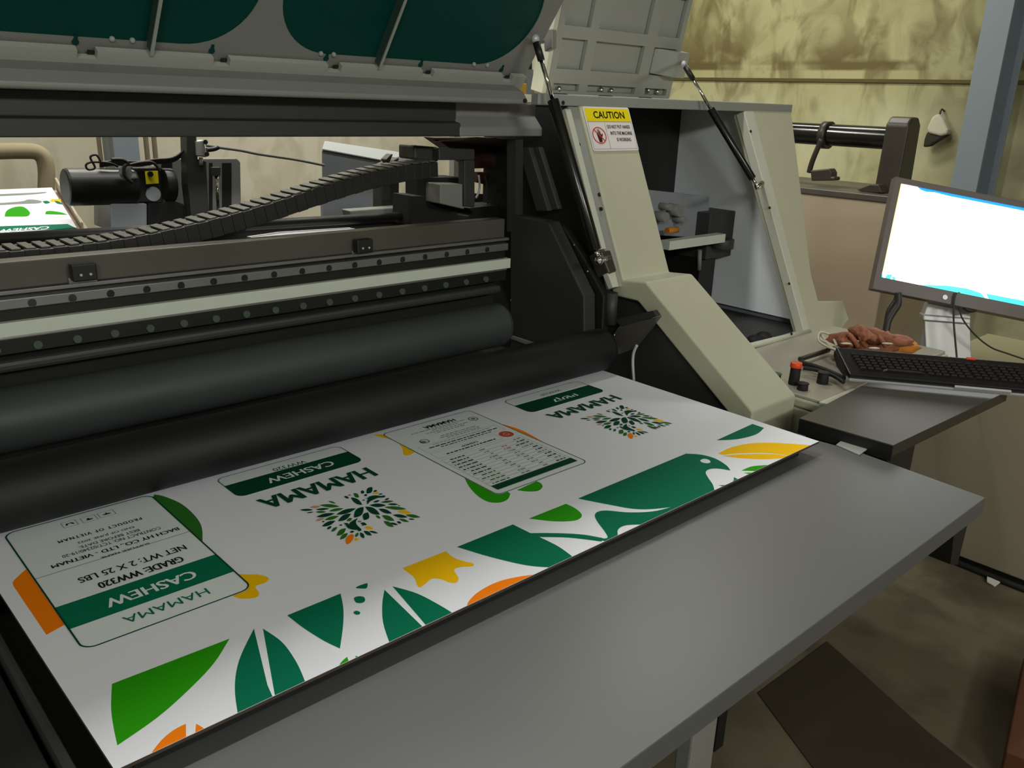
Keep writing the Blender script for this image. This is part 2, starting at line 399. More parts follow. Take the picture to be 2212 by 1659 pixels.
MB().box((-.9,1.56,.80),(1.80,2.4,.884)).build('vacuum_bed', M['matte_black'], pm)
MB().box((.24,.892,.8705),(1.78,1.56,.8935)).build('outfeed_guide', M['matte_black'], pm)  # black box added to darken the shaded gap under the board
MB().box((-.9,1.5,0),(1.80,2.3,.78)).build('machine_base', M['dark'], pm, .01)
MB().box((1.70,1.72,.885),(1.80,1.745,.935)).build('roller_shelf', M['brass_plate'], pm)
b = MB(); b.prism([aX(1090,727,1.76),aX(1098,724,1.76),aX(1150,741,1.76),aX(1140,745,1.76)], (.02,0,-.004)); b.build('guide_plate', M['grey'], pm)

# crossbeam and fairing
zb0, zb1, zb2 = zL(297), zL(255), zL(190)
MB().prism([(-.9,YF,zb0),(-.9,YF,zb1),(-.9,YF+.02,zb1+.004),(-.9,YF+.02,zb2),(-.9,YF+.2,zb2),(-.9,YF+.2,zb0)], (aY(995,297,YF).x+.9,0,0)).build('crossbeam', M['beam'], pm, .003)
MB().prism([(1.55,YF-.002,zb0),(1.55,YF-.002,zb1-.012),(1.55,YF+.03,zb1+.02),(1.55,YF+.03,1.64),(1.55,YF+.2,1.64),(1.55,YF+.2,zb0)], (.32,0,0)).build('beam_end_cover', M['grey'], pm, .004)
MB().prism([(-.9,1.96,1.686),(-.9,1.90,1.688),(-.9,1.862,1.672),(-.9,1.842,1.650),(-.9,1.84,1.636),(-.9,1.96,1.636)], (1.755+.9,0,0)).build('beam_fairing', M['grey'], pm, .02, 4)
# sloping guide behind beam end
MB().prism([aY(x,y,2.02) for x,y in [(1000,298),(1030,296),(1200,309),(1200,318)]], (0,.15,-.02)).build('slope_guard', M['brass_plate'], pm)

# hood
hp = Vector((0,1.95,1.69)); hd = Vector((0,-.594,.804)); hn = Vector((0,-.804,-.594))   # hn faces the room
def hc(X, s, h=0): return hp + Vector((X,0,0)) + hd*s + hn*h
def plate_with_holes(outer, holes, place, h0, thick, name, m, parent, bevel=0):
    bm = bmesh.new(); ed = []
    for loop in [outer]+holes:
        vs = [bm.verts.new(place(x, s, h0)) for x, s in loop]
        ed += [bm.edges.new((vs[i], vs[(i+1)%len(vs)])) for i in range(len(vs))]
    bmesh.ops.triangle_fill(bm, use_beauty=True, use_dissolve=False, edges=ed)
    r = bmesh.ops.extrude_face_region(bm, geom=bm.faces[:])
    off = place(0, 0, h0-thick)-place(0, 0, h0)
    for v in [g for g in r['geom'] if isinstance(g, bmesh.types.BMVert)]: v.co += off
    bmesh.ops.recalc_face_normals(bm, faces=bm.faces[:])
    mb = MB(); mb.bm.free(); mb.bm = bm
    return mb.build(name, m, parent, bevel)
def rrect(x0, x1, y0, y1, r, n=8):
    out = []
    for cx, cy, a in ((x1-r,y0+r,-90),(x1-r,y1-r,0),(x0+r,y1-r,90),(x0+r,y0+r,180)):
        for k in range(n+1):
            t = math.radians(a+90*k/n); out.append((cx+r*math.cos(t), cy+r*math.sin(t)))
    return out
wins = [(-.635,.13),(.18,.945),(.995,1.757)]
hood = plate_with_holes([(-.9,.012),(1.815,.012),(1.815,.82),(-.9,.82)], [rrect(a,b,.060,.362,.150,12) for a,b in wins], hc, .004, .003, 'hood', M['grey'], pm)
for a, b in wins:
    w = MB().prism([hc(a-.02,.045,0),hc(b+.02,.045,0),hc(b+.02,.38,0),hc(a-.02,.38,0)], hn*-.005).build('window_pane', M['green_glass'], hood)
MB().obox(hc(.4575,.0,-.03), (1.357,0,0), hd*.012, hn*.03).build('hood_hinge', M['dark'], hood)
slots = [-.266,.017,.300,.583,.862,1.147,1.429,1.713]
lipcut = []
e = [(-.9,-.002)]; e += [(1.80,-.002),(1.80,.046)]
for sx in slots[::-1]: e += [(sx+.036,.046),(sx+.036,.028),(sx-.002,.028),(sx-.002,.046)]
e += [(-.9,.046)]
fl = plate_with_holes(e, [], hc, .026, .016, 'hood_lip', M['lip'], hood)
for sx in slots:
    pts = spline([(sx-.003,.066,1),(sx+.003,.066,1),(sx+.0035,.058),(sx+.007,.049),(sx,.043),(sx-.007,.049),(sx-.0035,.058)], 3)
    MB().prism([hc(p.x, p.y, .0045) for p in pts], hn*.002).build('keyhole_slot', M['green_glass'], hood)
    MB().obox(hc(sx+.028,.034,.012), (.0065,0,0), hd*.004, hn*.002).build('rivet', M['black'], hood)
for X_ in (-.25,.725,1.290):
    r = MB().prism([hc(X_,.050,-.02),hc(X_,.80,-.02),hc(X_,.80,.028),hc(X_,.050,.028)], (-.003,0,0)).build('stiffening_rib', M['rib_dark'], hood)
    MB().prism([hc(X_-.005,.046,.028),hc(X_-.005,.80,.028),hc(X_-.005,.80,.031),hc(X_-.005,.046,.031)], (.007,0,0)).build('rib_edge', M['rib'], r)
for X_ in (.652,.692,.790+.34,1.165,1.607,1.655): MB().ball(hc(X_,.0615,.004), .006).build('rivet', M['rib'], hood)
MB().prism([aX(x,y,1.83) for x,y in [(1172,62),(1192,62),(1192,104),(1176,112)]], (.02,0,0)).build('strut_bracket', M['grey'], hood, .003)
MB().prism([aX(x,y,1.829) for x,y in [(1166,73),(1170,70),(1173,74),(1169,92),(1165,90)]], (-.001,0,0)).build('bracket_slot', M['black'], hood)

# gas struts
def strut(p0, p1, frac, r0, r1):
    p0, p1 = Vector(p0), Vector(p1); d = (p1-p0); mid = p0+d*frac; dn = d.normalized()
    g = MB().cyl(mid, p1-dn*.03, r1, 18).build('gas_strut', mat('gloss_black_tube', rgb(20,20,19), .22, var=0, rv=0), pm, .003)
    MB().cyl(p0+dn*.035, mid, r0, 12).build('strut_rod', M['chrome'], g)
    MB().cyl(p0+dn*.01, p0+dn*.06, r0*1.7, 12).build('rod_socket', M['black'], g)
    k = MB(); k.ball(p0, r1*.75); k.build('ball_joint', M['silver'], g)
    k = MB(); k.cyl(p1-dn*.035, p1-dn*.006, r1*.45, 12); k.ball(p1, r1*.85); k.cyl(p1, p1+Vector((.03,0,0)), r1*.4, 10); k.build('ball_joint', M['chrome'], g)
    return g
strut(aX(1156,84,1.75), aX(1294,562,1.81), .27, .006, .0165)
MB().cyl(aX(1294,562,1.81), (1.87,aX(1294,562,1.81).y+.01,aX(1294,562,1.81).z), .007, 12).build('strut_pin', M['rackdark'], pm)
MB().cyl(aX(1156,84,1.75), aX(1172,90,1.84), .006, 12).build('strut_pin', M['grey'], pm)
T2, B2 = aX(1477,138,2.46), aX(1636,403,2.60)
strut(T2, B2, .36, .0055, .0125)
MB().cyl(T2, (2.69,2.02,1.80), .006, 12).build('strut_pin', M['grey'], pm)
MB().cyl(B2, (2.80,1.70,B2.z-.005), .009, 12).build('strut_pin', M['rackdark'], pm)

# end cabinet: upper plane runs from (1.80, 1.64) to (1.585, 1.16) and on
upd = Vector((0,-.22,-.487)).normalized(); upn = Vector((0, upd.z, -upd.y))   # faces the room
if upn.y > 0: upn = -upn
up0 = Vector((0,1.80,1.64))
def uc(X, s, h=0): return up0 + Vector((X,0,0)) + upd*s + upn*h
def aU(x, y, h=0):
    return aP(x, y, up0+upn*h, upn)
prof = [(1.80,1.64),(1.584,1.158),(1.50,1.166),(1.108,.885),(1.108,.30),(1.16,.30),(1.16,.845),(1.525,1.105),(1.618,1.105),(1.855,1.64)]
MB().prism([(1.921,y,z) for y,z in prof], (.222,0,0)).build('front_post', M['cream'], pm, .006, 3)
lp_ = MB(); a0, a1 = 0.0, .535
lp_.prism([uc(1.862,.01,-.004),uc(1.885,.01,-.004),uc(1.885,.43,-.004),uc(1.862,.43,-.004)], upn*-.02)
lp_.build('post_lip', M['cream_lip'], pm, .002)
MB().prism([uc(1.866,.50,-.006),uc(1.90,.50,-.006),uc(1.90,.545,-.006),uc(1.874,.545,-.006)], upn*-.02).build('lip_foot', M['cream_lip'], pm, .002)
MB().prism([uc(1.885,.0,-.012),uc(1.922,.0,-.012),uc(1.922,.545,-.012),uc(1.885,.545,-.012)], upn*-.03).build('post_channel', M['lidgrey'], pm)
hk = MB().prism([uc(1.855,.435,-.002),uc(1.90,.435,-.002),uc(1.905,.50,-.002),uc(1.868,.505,-.002)], upn*-.05).build('strut_mount', M['rackdark'], pm, .005)
for px, py in ((1249,313),(1294,421),(1297,452),(1285,457)):
    q = aU(px, py, -.010); MB().cyl(q+upn*.001, q+upn*.004, .006 if py!=457 else .003, 12).build('screw_hole', M['black'], pm)
MB().box((1.752,1.80,1.637),(3.115,1.83,1.668)).build('top_flange', M['lidgrey'], pm, .003)
MB().box((1.90,1.83,1.642),(3.10,2.2,1.666)).build('cabinet_roof', M['cream'], pm)
for px, py in ((1135,218),(1217,222)):
    q = aY(px,py,1.798); MB().cyl(q, q+Vector((0,.004,0)), .006, 12).build('screw_hole', M['black'], pm)
rf = [aU(x,y) for x,y in [(1608,238),(1708,227),(1752,590),(1768,650),(1822,650),(1834,690),(1800,735),(1742,722)]]
MB().prism(rf, upn*-.05).build('side_frame', M['cream'], pm, .004)
b = MB(); b.prism([aU(x,y,.001) for x,y in [(1607,240),(1628,239),(1750,714),(1738,718)]], upn*-.035); b.build('frame_lip', M['cream_lip'], pm, .003)
MB().cyl(aU(1612,749,-.004), aU(1748,716,-.004), .010, 16).build('sill_bar', M['cream_lip'], pm)
for px, py in ((1621,284),(1662,449),(1704,613),(1616,748),(1709,721)):
    q = aU(px, py, .001 if px<1705 and py<700 else .006); MB().cyl(q, q+upn*.003, .005, 12).build('screw_hole', M['black'], pm)
MB().prism([(2.93,1.84,1.64),(2.93,1.53,.92),(2.93,1.53,.30),(2.93,2.2,.30),(2.93,2.2,1.64)], (.03,0,0)).build('side_panel', M['blue_grey'], pm)
MB().prism([(2.90,1.87,1.64),(2.90,1.54,.90),(2.90,2.16,.90),(2.90,2.16,1.64)], (.028,0,0)).build('inner_side_panel', mat('pale_inner_panel', rgb(238,242,245), .45, var=.03), pm)
MB().box((1.95,2.16,.30),(3.06,2.2,1.645)).build('rear_panel', M['black'], pm)
MB().prism([(1.90,1.84,1.63),(1.90,1.62,1.10),(1.90,1.62,.30),(1.90,2.2,.30),(1.90,2.2,1.63)], (.02,0,0)).build('inner_partition', M['matte_black'], pm)
MB().box((2.15,1.50,.84),(3.02,2.16,.875)).build('cabinet_floor', M['dark'], pm)
MB().prism([(1.95,1.62,1.09),(1.95,1.53,1.09),(1.95,1.165,.83),(1.95,1.165,.30),(1.95,1.9,.30),(1.95,1.9,1.09)], (.02,0,0)).build('lower_side_panel', M['dark'], pm)
# inside the cabinet
MB().prism([aY(x,y,1.92) for x,y in [(1402,410),(1532,424),(1532,515),(1408,508)]], (0,.02,0)).build('head_plate', M['blue_grey'], pm, .003)
MB().box((2.42,1.80,1.168),(2.76,1.84,1.20)).build('cross_bar', M['white_band'], pm, .002)
MB().box((2.735,1.86,1.095),(2.955,2.05,1.27)).build('ink_box', M['dark'], pm, .004)
MB().box((2.70,1.86,.88),(2.80,2.1,1.095)).build('ink_box_stand', M['black'], pm)
b = MB()
for px,py,r in ((1470,455,.022),(1480,475,.014),(1450,448,.012),(1440,470,.018)): q = aY(px,py,1.87); b.cyl(q, q+Vector((0,.07,0)), r, 14)
b.build('valve_cluster', M['grey'], pm)
q = aY(1452,497,1.85); MB().cyl(q-Vector((.03,0,0)), q+Vector((.03,0,0)), .011, 14).build('orange_fitting', M['tan'], pm)
q = aY(1560,522,1.84); MB().cyl(q-Vector((0,0,.025)), q+Vector((0,0,.012)), .045, 20).build('sensor_puck', M['dark'], pm, .003)
MB().cyl(aY(1512,540,1.86), aY(1510,583,1.86), .008, 12).build('hanging_tube', M['grey'], pm)
for px,py in ((1630,738),(1650,730)): q = aY(px,py,1.52); MB().ball(q, .03, (1,1,.8)).build('rubber_foot', M['rubber'], pm)

# lid
lp0 = Vector((0,2.1,1.672)); ld = Vector((0,-.2,.98)).normalized(); ln = Vector((0,-ld.z,ld.y))
def lc(X, s, h=0): return lp0 + Vector((X,0,0)) + ld*s + ln*h
cols = [(2.105,2.228),(2.270,2.525),(2.580,2.708)]
rows = [(.011,.034),(.080,.175),(.214,.345),(.385,.50)]
holes = [[(a,c),(b,c),(b,d),(a,d)] for a,b in cols for c,d in rows]
lid = plate_with_holes([(2.078,0),(2.722,0),(2.722,.54),(2.078,.54)], holes, lc, 0, .014, 'lid', M['lidgrey'], pm)
MB().obox(lc(2.40,.27,-.02), (.325,0,0), ld*.27, ln*.003).build('recess_panel', M['lidgrey'], lid)
MB().prism([lc(2.058,0,-.055),lc(2.058,.54,-.055),lc(2.058,.54,-.0),lc(2.058,0,-.0)], (.020,0,0)).build('lid_side', M['cream_lip'], lid, .002)
MB().prism([lc(2.722,0,-.055),lc(2.722,.54,-.055),lc(2.722,.54,-.0),lc(2.722,0,-.0)], (.012,0,0)).build('lid_side', M['lidgrey'], lid, .002)
MB().obox(lc(2.40,.27,-.05), (.33,0,0), ld*.27, ln*.005).build('lid_skin', M['cream'], lid)
MB().prism([lc(2.598,.084,-.014),lc(2.735,.084,-.014),lc(2.735,.084,.045),lc(2.665,.084,.045)], ld*.088).build('strut_block', M['lidgrey'], lid, .003)
for px,py in ((1190,193),(1210,193),(1301,195),(1323,197),(1403,196),(1422,199)):
    q = aP(px,py,lp0,ln); MB().ball(q-ln*.006, .0095).build('lid_bolt', M['chrome'], lid)
for X_ in (2.14,2.37,2.59): MB().obox(lc(X_,-.004,.002), (.032,0,0), ld*.006, ln*.006).build('hinge', M['black'], lid)

# caution sign on the front post
sg = MB().use(M['sign_white'])
sg.prism([uc(p[0],p[1],.0012) for p in rrect(1.929,2.138,.004,.140,.006,4)], upn*.0012)
sign = sg.build('caution_sign', None, pm)
s1 = MB().use(M['yellow']); s1.face([uc(x,s,.003) for x,s in [(1.934,.009),(2.133,.009),(2.133,.049),(1.934,.049)]])
s1.use(M['ink_grey'])
for a,b,c,d in ((1.934,2.133,.0495,.0505),(1.934,2.133,.1335,.1345),(1.934,1.935,.05,.134),(2.1325,2.1335,.05,.134),(2.008,2.009,.05,.134)):
    s1.face([uc(x,s,.0032) for x,s in [(a,c),(b,c),(b,d),(a,d)]])
s1.use(M['ink_black']); put_text(s1, 'CAUTION', uc(1.968,.040,.0034), (.140,0,0), -upd*.022, .02)
for t_, x_, w_, s_ in (('DO NOT PUT HANDS',2.016,.105,.071),('INTO THE MACHINE',2.024,.100,.091),('IS WORKING',2.046,.066,.111)):
    put_text(s1, t_, uc(x_,s_,.0034), (w_,0,0), -upd*.011, .015)
s1.build('sign_print', None, sign)
s2 = MB().use(M['ink_red']); cx, cs = 1.9715, .0925
N_ = 32
ring = lambda r: [(cx+.030*r*math.cos(2*math.pi*i/N_), cs+.026*r*math.sin(2*math.pi*i/N_)) for i in range(N_)]
ro, ri = ring(1.0), ring(.88)
for i in range(N_): j = (i+1)%N_; s2.face([uc(*ro[i],.0034),uc(*ro[j],.0034),uc(*ri[j],.0034),uc(*ri[i],.0034)])
s2.face([uc(cx-.022,cs-.018,.0038),uc(cx-.019,cs-.020,.0038),uc(cx+.022,cs+.017,.0038),uc(cx+.019,cs+.019,.0038)])
s2.use(mat('dark_red_ink', rgb(70,22,18), .5, var=0, rv=0))
hand = [(-.006,.021),(.006,.021),(.009,.008),(.016,-.003),(.013,-.006),(.007,.000),(.007,-.014),(.0045,-.015),(.004,-.004),(.003,-.004),(.0025,-.019),(0,-.019),(0,-.004),(-.0012,-.004),(-.0025,-.018),(-.005,-.017),(-.004,-.003),(-.005,-.003),(-.0085,-.012),(-.0105,-.011),(-.0085,.004)]
s2.face([uc(cx+x_,cs+y_,.0036) for x_,y_ in hand])
s2.build('no_hands_symbol', None, sign)

# left end of the cabinet: side bracket, brackets behind, guides
b = MB(); b.prism([aX(x,y,1.80) for x,y in [(1103,462),(1184,480),(1228,572),(1261,640),(1262,745),(1103,760)]], (.05,0,0)); b.build('side_bracket', M['dark'], pm, .004)
b = MB(); b.prism([aX(x,y,1.853) for x,y in [(1150,468),(1215,488),(1262,560),(1304,640),(1300,720),(1150,745)]], (.03,0,0)); b.build('side_bracket', M['black'], pm, .004)
MB().prism([aX(x,y,1.80) for x,y in [(1095,300),(1114,300),(1114,500),(1095,500)]], (.03,0,0)).build('end_post', M['dark'], pm)
MB().prism([aX(x,y,1.83) for x,y in [(1118,318),(1142,318),(1184,456),(1158,456)]], (.02,0,0)).build('slanted_link', M['dark'], pm, .003)
MB().prism([aX(x,y,1.85) for x,y in [(1146,318),(1164,318),(1206,452),(1190,454)]], (.02,0,0)).build('slanted_link', M['dark'], pm, .003)
MB().cyl(aX(1322,632,1.885), aX(1318,700,1.885), .018, 16).build('corrugated_pipe', M['dark'], pm)
b = MB(); b.prism([aX(x,y,1.93) for x,y in [(1340,688),(1424,668),(1432,680),(1356,702)]], (-.03,0,0)); b.build('guide_wedge', M['dark'], pm)
b = MB(); b.prism([aX(x,y,1.925) for x,y in [(1350,702),(1432,682),(1375,752),(1325,772),(1304,762),(1330,728)]], (-.025,0,0)); b.build('guide_wedge', M['brass_plate'], pm)
MB().prism([aX(x,y,1.9) for x,y in [(1303,758),(1336,752),(1334,766),(1305,770)]], (-.02,0,0)).build('bearing_block', M['stand'], pm, .004)
MB().tube([aX(x,y,1.88) for x,y in [(1376,746),(1369,762),(1367,785),(1369,822)]], .0045).build('white_hose', M['silver'], pm)
for px, py in ((1240,529),(1269,586),(1327,724),(1317,741),(1105,649)):
    MB().ball(aX(px,py,1.852 if px<1300 else 1.88), .0035).build('screw', M['chrome'], pm)

# carriage at the end of the cable chain, and the dark works behind the gap
YC = 2.02
b = MB()
for poly in ([(948,320),(1026,322),(1026,346),(948,346)], [(1003,346),(1026,346),(1026,448),(1003,446)]): b.prism([aY(x,y,YC) for x,y in poly], (0,.03,0))
b.build('carriage_frame', M['dark'], pm, .003)
MB().prism([aY(x,y,YC+.01) for x,y in [(951,398),(1003,398),(1003,452),(951,440)]], (0,.08,0)).build('carriage_block', M['grey'], pm, .003)
MB().prism([aY(x,y,YC+.03) for x,y in [(895,314),(948,318),(948,350),(895,345)]], (0,.08,0)).build('carriage_cap', M['dark'], pm, .006)
MB().prism([aY(x,y,YC+.08) for x,y in [(918,384),(1003,384),(988,452),(988,482),(890,488),(890,424),(918,424)]], (0,.1,0)).build('carriage_body', M['matte_black'], pm)
MB().prism([aY(x,y,YC+.10) for x,y in [(1012,450),(1098,440),(1098,500),(1008,490),(1010,468),(1022,460)]], (0,.1,0)).build('carriage_body', M['matte_black'], pm)
MB().prism([aY(x,y,YC+.12) for x,y in [(940,298),(1110,298),(1105,362),(1026,364),(1000,340)]], (0,.06,0)).build('carriage_body', mat('dark_red_brown_metal', rgb(50,24,16), .5), pm)
MB().prism([aY(x,y,YC+.16) for x,y in [(1032,372),(1098,372),(1098,405),(1055,400),(1030,394)]], (0,.02,0)).build('wire_block', mat('red_brown_block', rgb(60,28,16), .5), pm)
for k, pts in enumerate(([(1034,378),(1036,400),(1034,415),(1028,428)],[(1048,380),(1052,400),(1054,440)],[(1070,412),(1085,406),(1098,410)],[(1068,416),(1084,410),(1098,415)])):
    MB().tube([aY(x,y,YC+.10) for x,y in pts], .003 if k else .0035).build('wire', M['silver'] if k==0 else M['cable'], pm)
MB().prism([aY(x,y,YC+.2) for x,y in [(1026,418),(1100,424),(1100,452),(1026,452)]], (0,.02,0)).build('carriage_body', M['matte_black'], pm)
MB().cyl(aY(-60,520,2.16), aY(900,466,2.16), .014, 20).build('rear_bar', M['black'], pm)
MB().box((-.9,2.2,zL(640)),(1.70,2.25,zL(590))).build('rear_channel', M['black'], pm)
MB().prism([aY(x,y,2.25) for x,y in [(756,455),(895,445),(930,450),(930,470),(760,474)]], (0,.05,0)).build('rear_cap', M['grey'], pm, .004)
MB().prism([aY(x,y,2.3) for x,y in [(824,360),(862,340),(862,455),(824,455)]], (0,.05,0)).build('rear_upright', M['dark'], pm, .003)
MB().prism([aY(x,y,2.3) for x,y in [(833,345),(845,333),(850,333),(840,356)]], (0,.03,0)).build('rear_latch', M['dark'], pm, .003)

MB().prism([aY(x,y,2.12) for x,y in [(552,516),(620,506),(775,496),(800,503),(762,512),(552,524)]], (0,.05,0)).build('white_edge_strip', M['paper'], pm)
MB().prism([aY(x,y,2.4) for x,y in [(984,448),(1024,448),(1024,492),(984,492)]], (0,.02,0)).build('white_edge_strip', M['paper'], pm)
# cable chain: flat belt of links hanging in a shallow curve
top = [(-.6,1.330),(-.2,1.320),(.409,1.317),(.546,1.317),(.688,1.326),(.852,1.351),(.983,1.376),(1.167,1.420),(1.31,1.451),(1.463,1.470),(1.56,1.476)]
def cz(x):
    for (x0,z0),(x1,z1) in zip(top, top[1:]):
        if x <= x1: return z0+(z1-z0)*(x-x0)/(x1-x0)
    return top[-1][1]
def czs(x): return sum(cz(x+d) for d in (-.06,-.03,0,.03,.06))/5
chb = MB(); step = .0285; n_ = int((1.55+.6)/step)
for i in range(n_):
    x0 = -.6+i*step; x1 = x0+step*1.02
    z0, z1 = czs(x0), czs(x1); dx = Vector((x1-x0,0,z1-z0)).normalized(); up_ = Vector((-dx.z,0,dx.x)); mid = Vector(((x0+x1)/2,0,(z0+z1)/2))
    hh = .022
    for yy in (1.988,2.062): chb.obox(mid+Vector((0,yy,0))-up_*hh, dx*step*.51, (0,.008,0), up_*hh*(1.0 if i%2 else .95))
    chb.obox(mid+Vector((0,2.025,0))-up_*.036, dx*step*.51, (0,.035,0), up_*.003)
chain = chb.build('cable_chain', M['chain'], pm, .0015)
bar0 = None
for i in range(n_):
    x0 = -.6+i*step
    if x0 < .25: continue
    x1 = x0+step; z0, z1 = czs(x0), czs(x1); a = math.atan2(z1-z0, x1-x0)
    if bar0 is None: bar0 = MB().obox((0,0,0), (step*.33,0,0), (0,.040,0), (0,0,.0022)).build('link_bar', M['chain_link'], None, .0012); o = bar0
    else: o = bar0.copy(); COL.objects.link(o)
    o.location = ((x0+x1)/2, 2.025, (z0+z1)/2+.0015); o.rotation_euler = (0,-a,0); o.parent = chain; ROOTFIX.append((o, chain))

# control deck
dk = MB().box((2.16,1.03,.845),(3.02,1.50,.872)).build('control_deck', M['cream'], pm, .006)
MB().box((2.16,1.06,.30),(2.50,1.50,.843)).build('deck_cabinet', M['cream'], pm, .004)
MB().box((2.165,1.04,.872),(3.015,1.50,.882)).build('deck_top', mat('glossy_deck_top', rgb(176,170,155), .22, var=.04), pm, .003)
MB().prism([(2.145,1.04,.886),(2.145,.995,.886),(2.145,.99,.872),(2.145,1.02,.84),(2.145,1.04,.84)], (.60,0,0)).build('deck_edge', M['cream_lip'], pm, .003)
def knob(px, py, r, h, m, name, cap=None, ch=.012):
    q = aZ(px, py, .882)
    k = MB().cone(q, q+Vector((0,0,h)), r, r*.92, 22).build(name, m, pm, .002)
    if cap: MB().cone(q+Vector((0,0,h)), q+Vector((0,0,h+ch)), r*1.12, r*1.02, 22).build('button_cap', cap, k, .003)
    return k
knob(1714,830,.016,.052,M['rubber'],'mushroom_button',M['orange'],.016)
knob(1733,842,.016,.018,M['rubber'],'push_button',M['rubber'],.004)
knob(1776,828,.017,.032,M['rubber'],'selector_switch',M['rubber'],.004)
knob(1674,830,.015,.030,M['rubber'],'push_button',M['bolt'],.005)
knob(1700,848,.010,.012,M['rackdark'],'push_button')

# dark guard rails along the left end of the outfeed
for x0, x1, z0, z1, mm in ((-.05,.04,.70,.86,'black'),(.055,.10,.74,.875,'roller2'),(.115,.165,.72,.88,'matte_black'),(.172,.188,.76,.885,'dark')):
    MB().box((x0,.35,z0),(x1,1.52,z1)).build('side_rail', M[mm], pm, .008)
MB().box((-.05,.30,0),(.188,1.5,.70)).build('side_rail_support', M['matte_black'], pm)
unused = None
# ------------------------------------------------------------------ outfeed table
TZ = .868
ot = thing('outfeed_table', (.8,.75,0), 'long brushed grey steel table in front of the printer, under the printed board', 'table')
MB().prism([(.235,.515,TZ),(1.903,.515,TZ),(1.928,.82,TZ),(1.90,1.03,TZ),(.235,1.03,TZ)], (0,0,-.004)).build('table_top', M['table'], ot, .0015)
MB().box((.235,.515,.828),(1.903,.519,.8665)).build('front_skirt', M['table'], ot, .001)
MB().prism([(1.9035,.516,.8665),(1.9035,.516,.828),(1.928,.82,.828),(1.928,.82,.8665)], (-.004,0,0)).build('side_skirt', M['table'], ot, .001)
MB().prism([(1.80,.535,.863),(1.895,.535,.863),(1.885,.535,.70),(1.835,.535,.72)], (0,.06,0)).build('corner_gusset', M['black'], ot)
for x, y in ((1.72,.98),(.32,.98)): MB().box((x-.02,y-.02,0),(x+.02,y+.02,.8635)).build('leg', M['black'], ot)
MB().box((.32,.97,.62),(1.72,.99,.66)).build('stretcher', M['dark'], ot)
MB().box((.99,.60,0),(1.06,.63,.863)).build('support_bracket', M['grey'], ot, .004)
q = aZ(1843,958,.884); MB().prism([aZ(x,y,TZ+.0008) for x,y in [(1806,962),(1829,944),(1880,966),(1856,984)]], (0,0,.002)).build('hinge_plate', M['lidgrey'], ot)

# side table
st = thing('side_table', (2.3,.87,0), 'small dark brushed steel table under the keyboard, beside the cream control deck', 'table')
SZ = .90
MB().prism([aZ(x,y,SZ) for x,y in [(1727,903),(1930,962),(2178,845),(1935,795)]], (0,0,-.004)).build('table_top', M['side_table'], st, .001)
c4 = [aZ(x,y,SZ-.001) for x,y in [(1727,903),(1930,962),(2178,845)]]
MB().prism([c4[0],c4[1],c4[1]+Vector((.006,.003,0)),c4[0]+Vector((.006,0,0))], (0,0,-.042)).build('skirt', M['black'], st, .001)
MB().prism([c4[1],c4[2],c4[2]+Vector((-.003,.006,0)),c4[1]+Vector((.006,.006,0))], (0,0,-.030)).build('skirt', M['side_table'], st, .001)
MB().box((1.985,.765,.60),(aY(1982,940,.765).x,.985,.89)).build('pedestal', M['black'], st, .003)
MB().box((2.05,.98,.62),(2.40,1.058,.80)).build('mounting_arm', M['black'], st)

# desk at the right
dkx = 3.29
ds = thing('desk_cabinet', (3.6,.8,0), 'large grey-brown steel desk cabinet standing on the floor at the right, beyond the side table', 'cabinet')
MB().box((dkx,-.35,.03),(3.95,1.20,.735)).build('cabinet_body', M['desk'], ds, .004)
MB().box((dkx-.008,-.36,.735),(3.96,1.21,.758)).build('desk_top', M['desk_top'], ds, .004)
MB().box((dkx+.02,-.33,0),(3.93,1.18,.03)).build('plinth', M['black'], ds)
rs = MB().tube([(3.27,1.02,.012),(3.262,.7,.012),(3.27,.3,.012),(3.26,-.2,.012)], .012, 8).build('rubber_strip', M['rubber'])
tag(recenter(rs,(3.26,.6,0)), 'thin black rubber strip lying on the floor along the foot of the desk cabinet', 'strip')
q = aZ(2142,1254,.012); ps = MB().prism([q+Vector(v) for v in ((-.02,-.02,-.01),(.015,-.025,-.004),(.03,.0,-.008),(.01,.02,0),(-.015,.01,-.006))], (0,0,.004)).build('paper_scrap', M['sign_white'])
tag(recenter(ps,(q.x,q.y,0)), 'tiny white paper scrap on the floor beside the black rubber strip', 'paper')

# monitor
mo = thing('monitor', aD(2050,760,3.1)-Vector((0,0,.05)), 'large flat computer monitor with brown-grey bezel and glowing white screen', 'monitor')
DM = 3.05
TL, BL, BRv, TRv = aD(1935,381,DM), aD(1884,624,DM), aD(2212,648,DM-.02), aD(2212,402,DM-.02)
uu = (BRv-BL).normalized(); vv = (TL-BL); vh = vv.length; vv.normalize(); uu = (uu-vv*uu.dot(vv)).normalized(); nn = uu.cross(vv)
if nn.dot(CAM-BL) < 0: nn = -nn
mw = vh*1.62
def mc(a, b, h=0): return BL + uu*a + vv*b + nn*h
mbz = MB(); mbz.bm.free(); 
casing = plate_with_holes([(0,0),(mw,0),(mw,vh),(0,vh)], [[(.024,.048),(mw-.024,.048),(mw-.024,vh-.020),(.024,vh-.020)]], mc, 0, .04, 'bezel', M['monitor'], mo, .002)
MB().obox(mc(mw/2,vh/2,-.03), uu*(mw/2-.002), vv*(vh/2-.002), nn*.014).build('back_shell', M['monitor'], mo)
scr = MB().use(mat('screen_glow', (1,1,1,1), .3, var=0, rv=0, emit=(.98,.99,1,1), es=2.2))
def sface(m, pts, h): scr.use(m); scr.face([mc(a,b,h) for a,b in pts])
scr.face([mc(.02,.044,-.008),mc(mw-.02,.044,-.008),mc(mw-.02,vh-.016,-.008),mc(.02,vh-.016,-.008)])
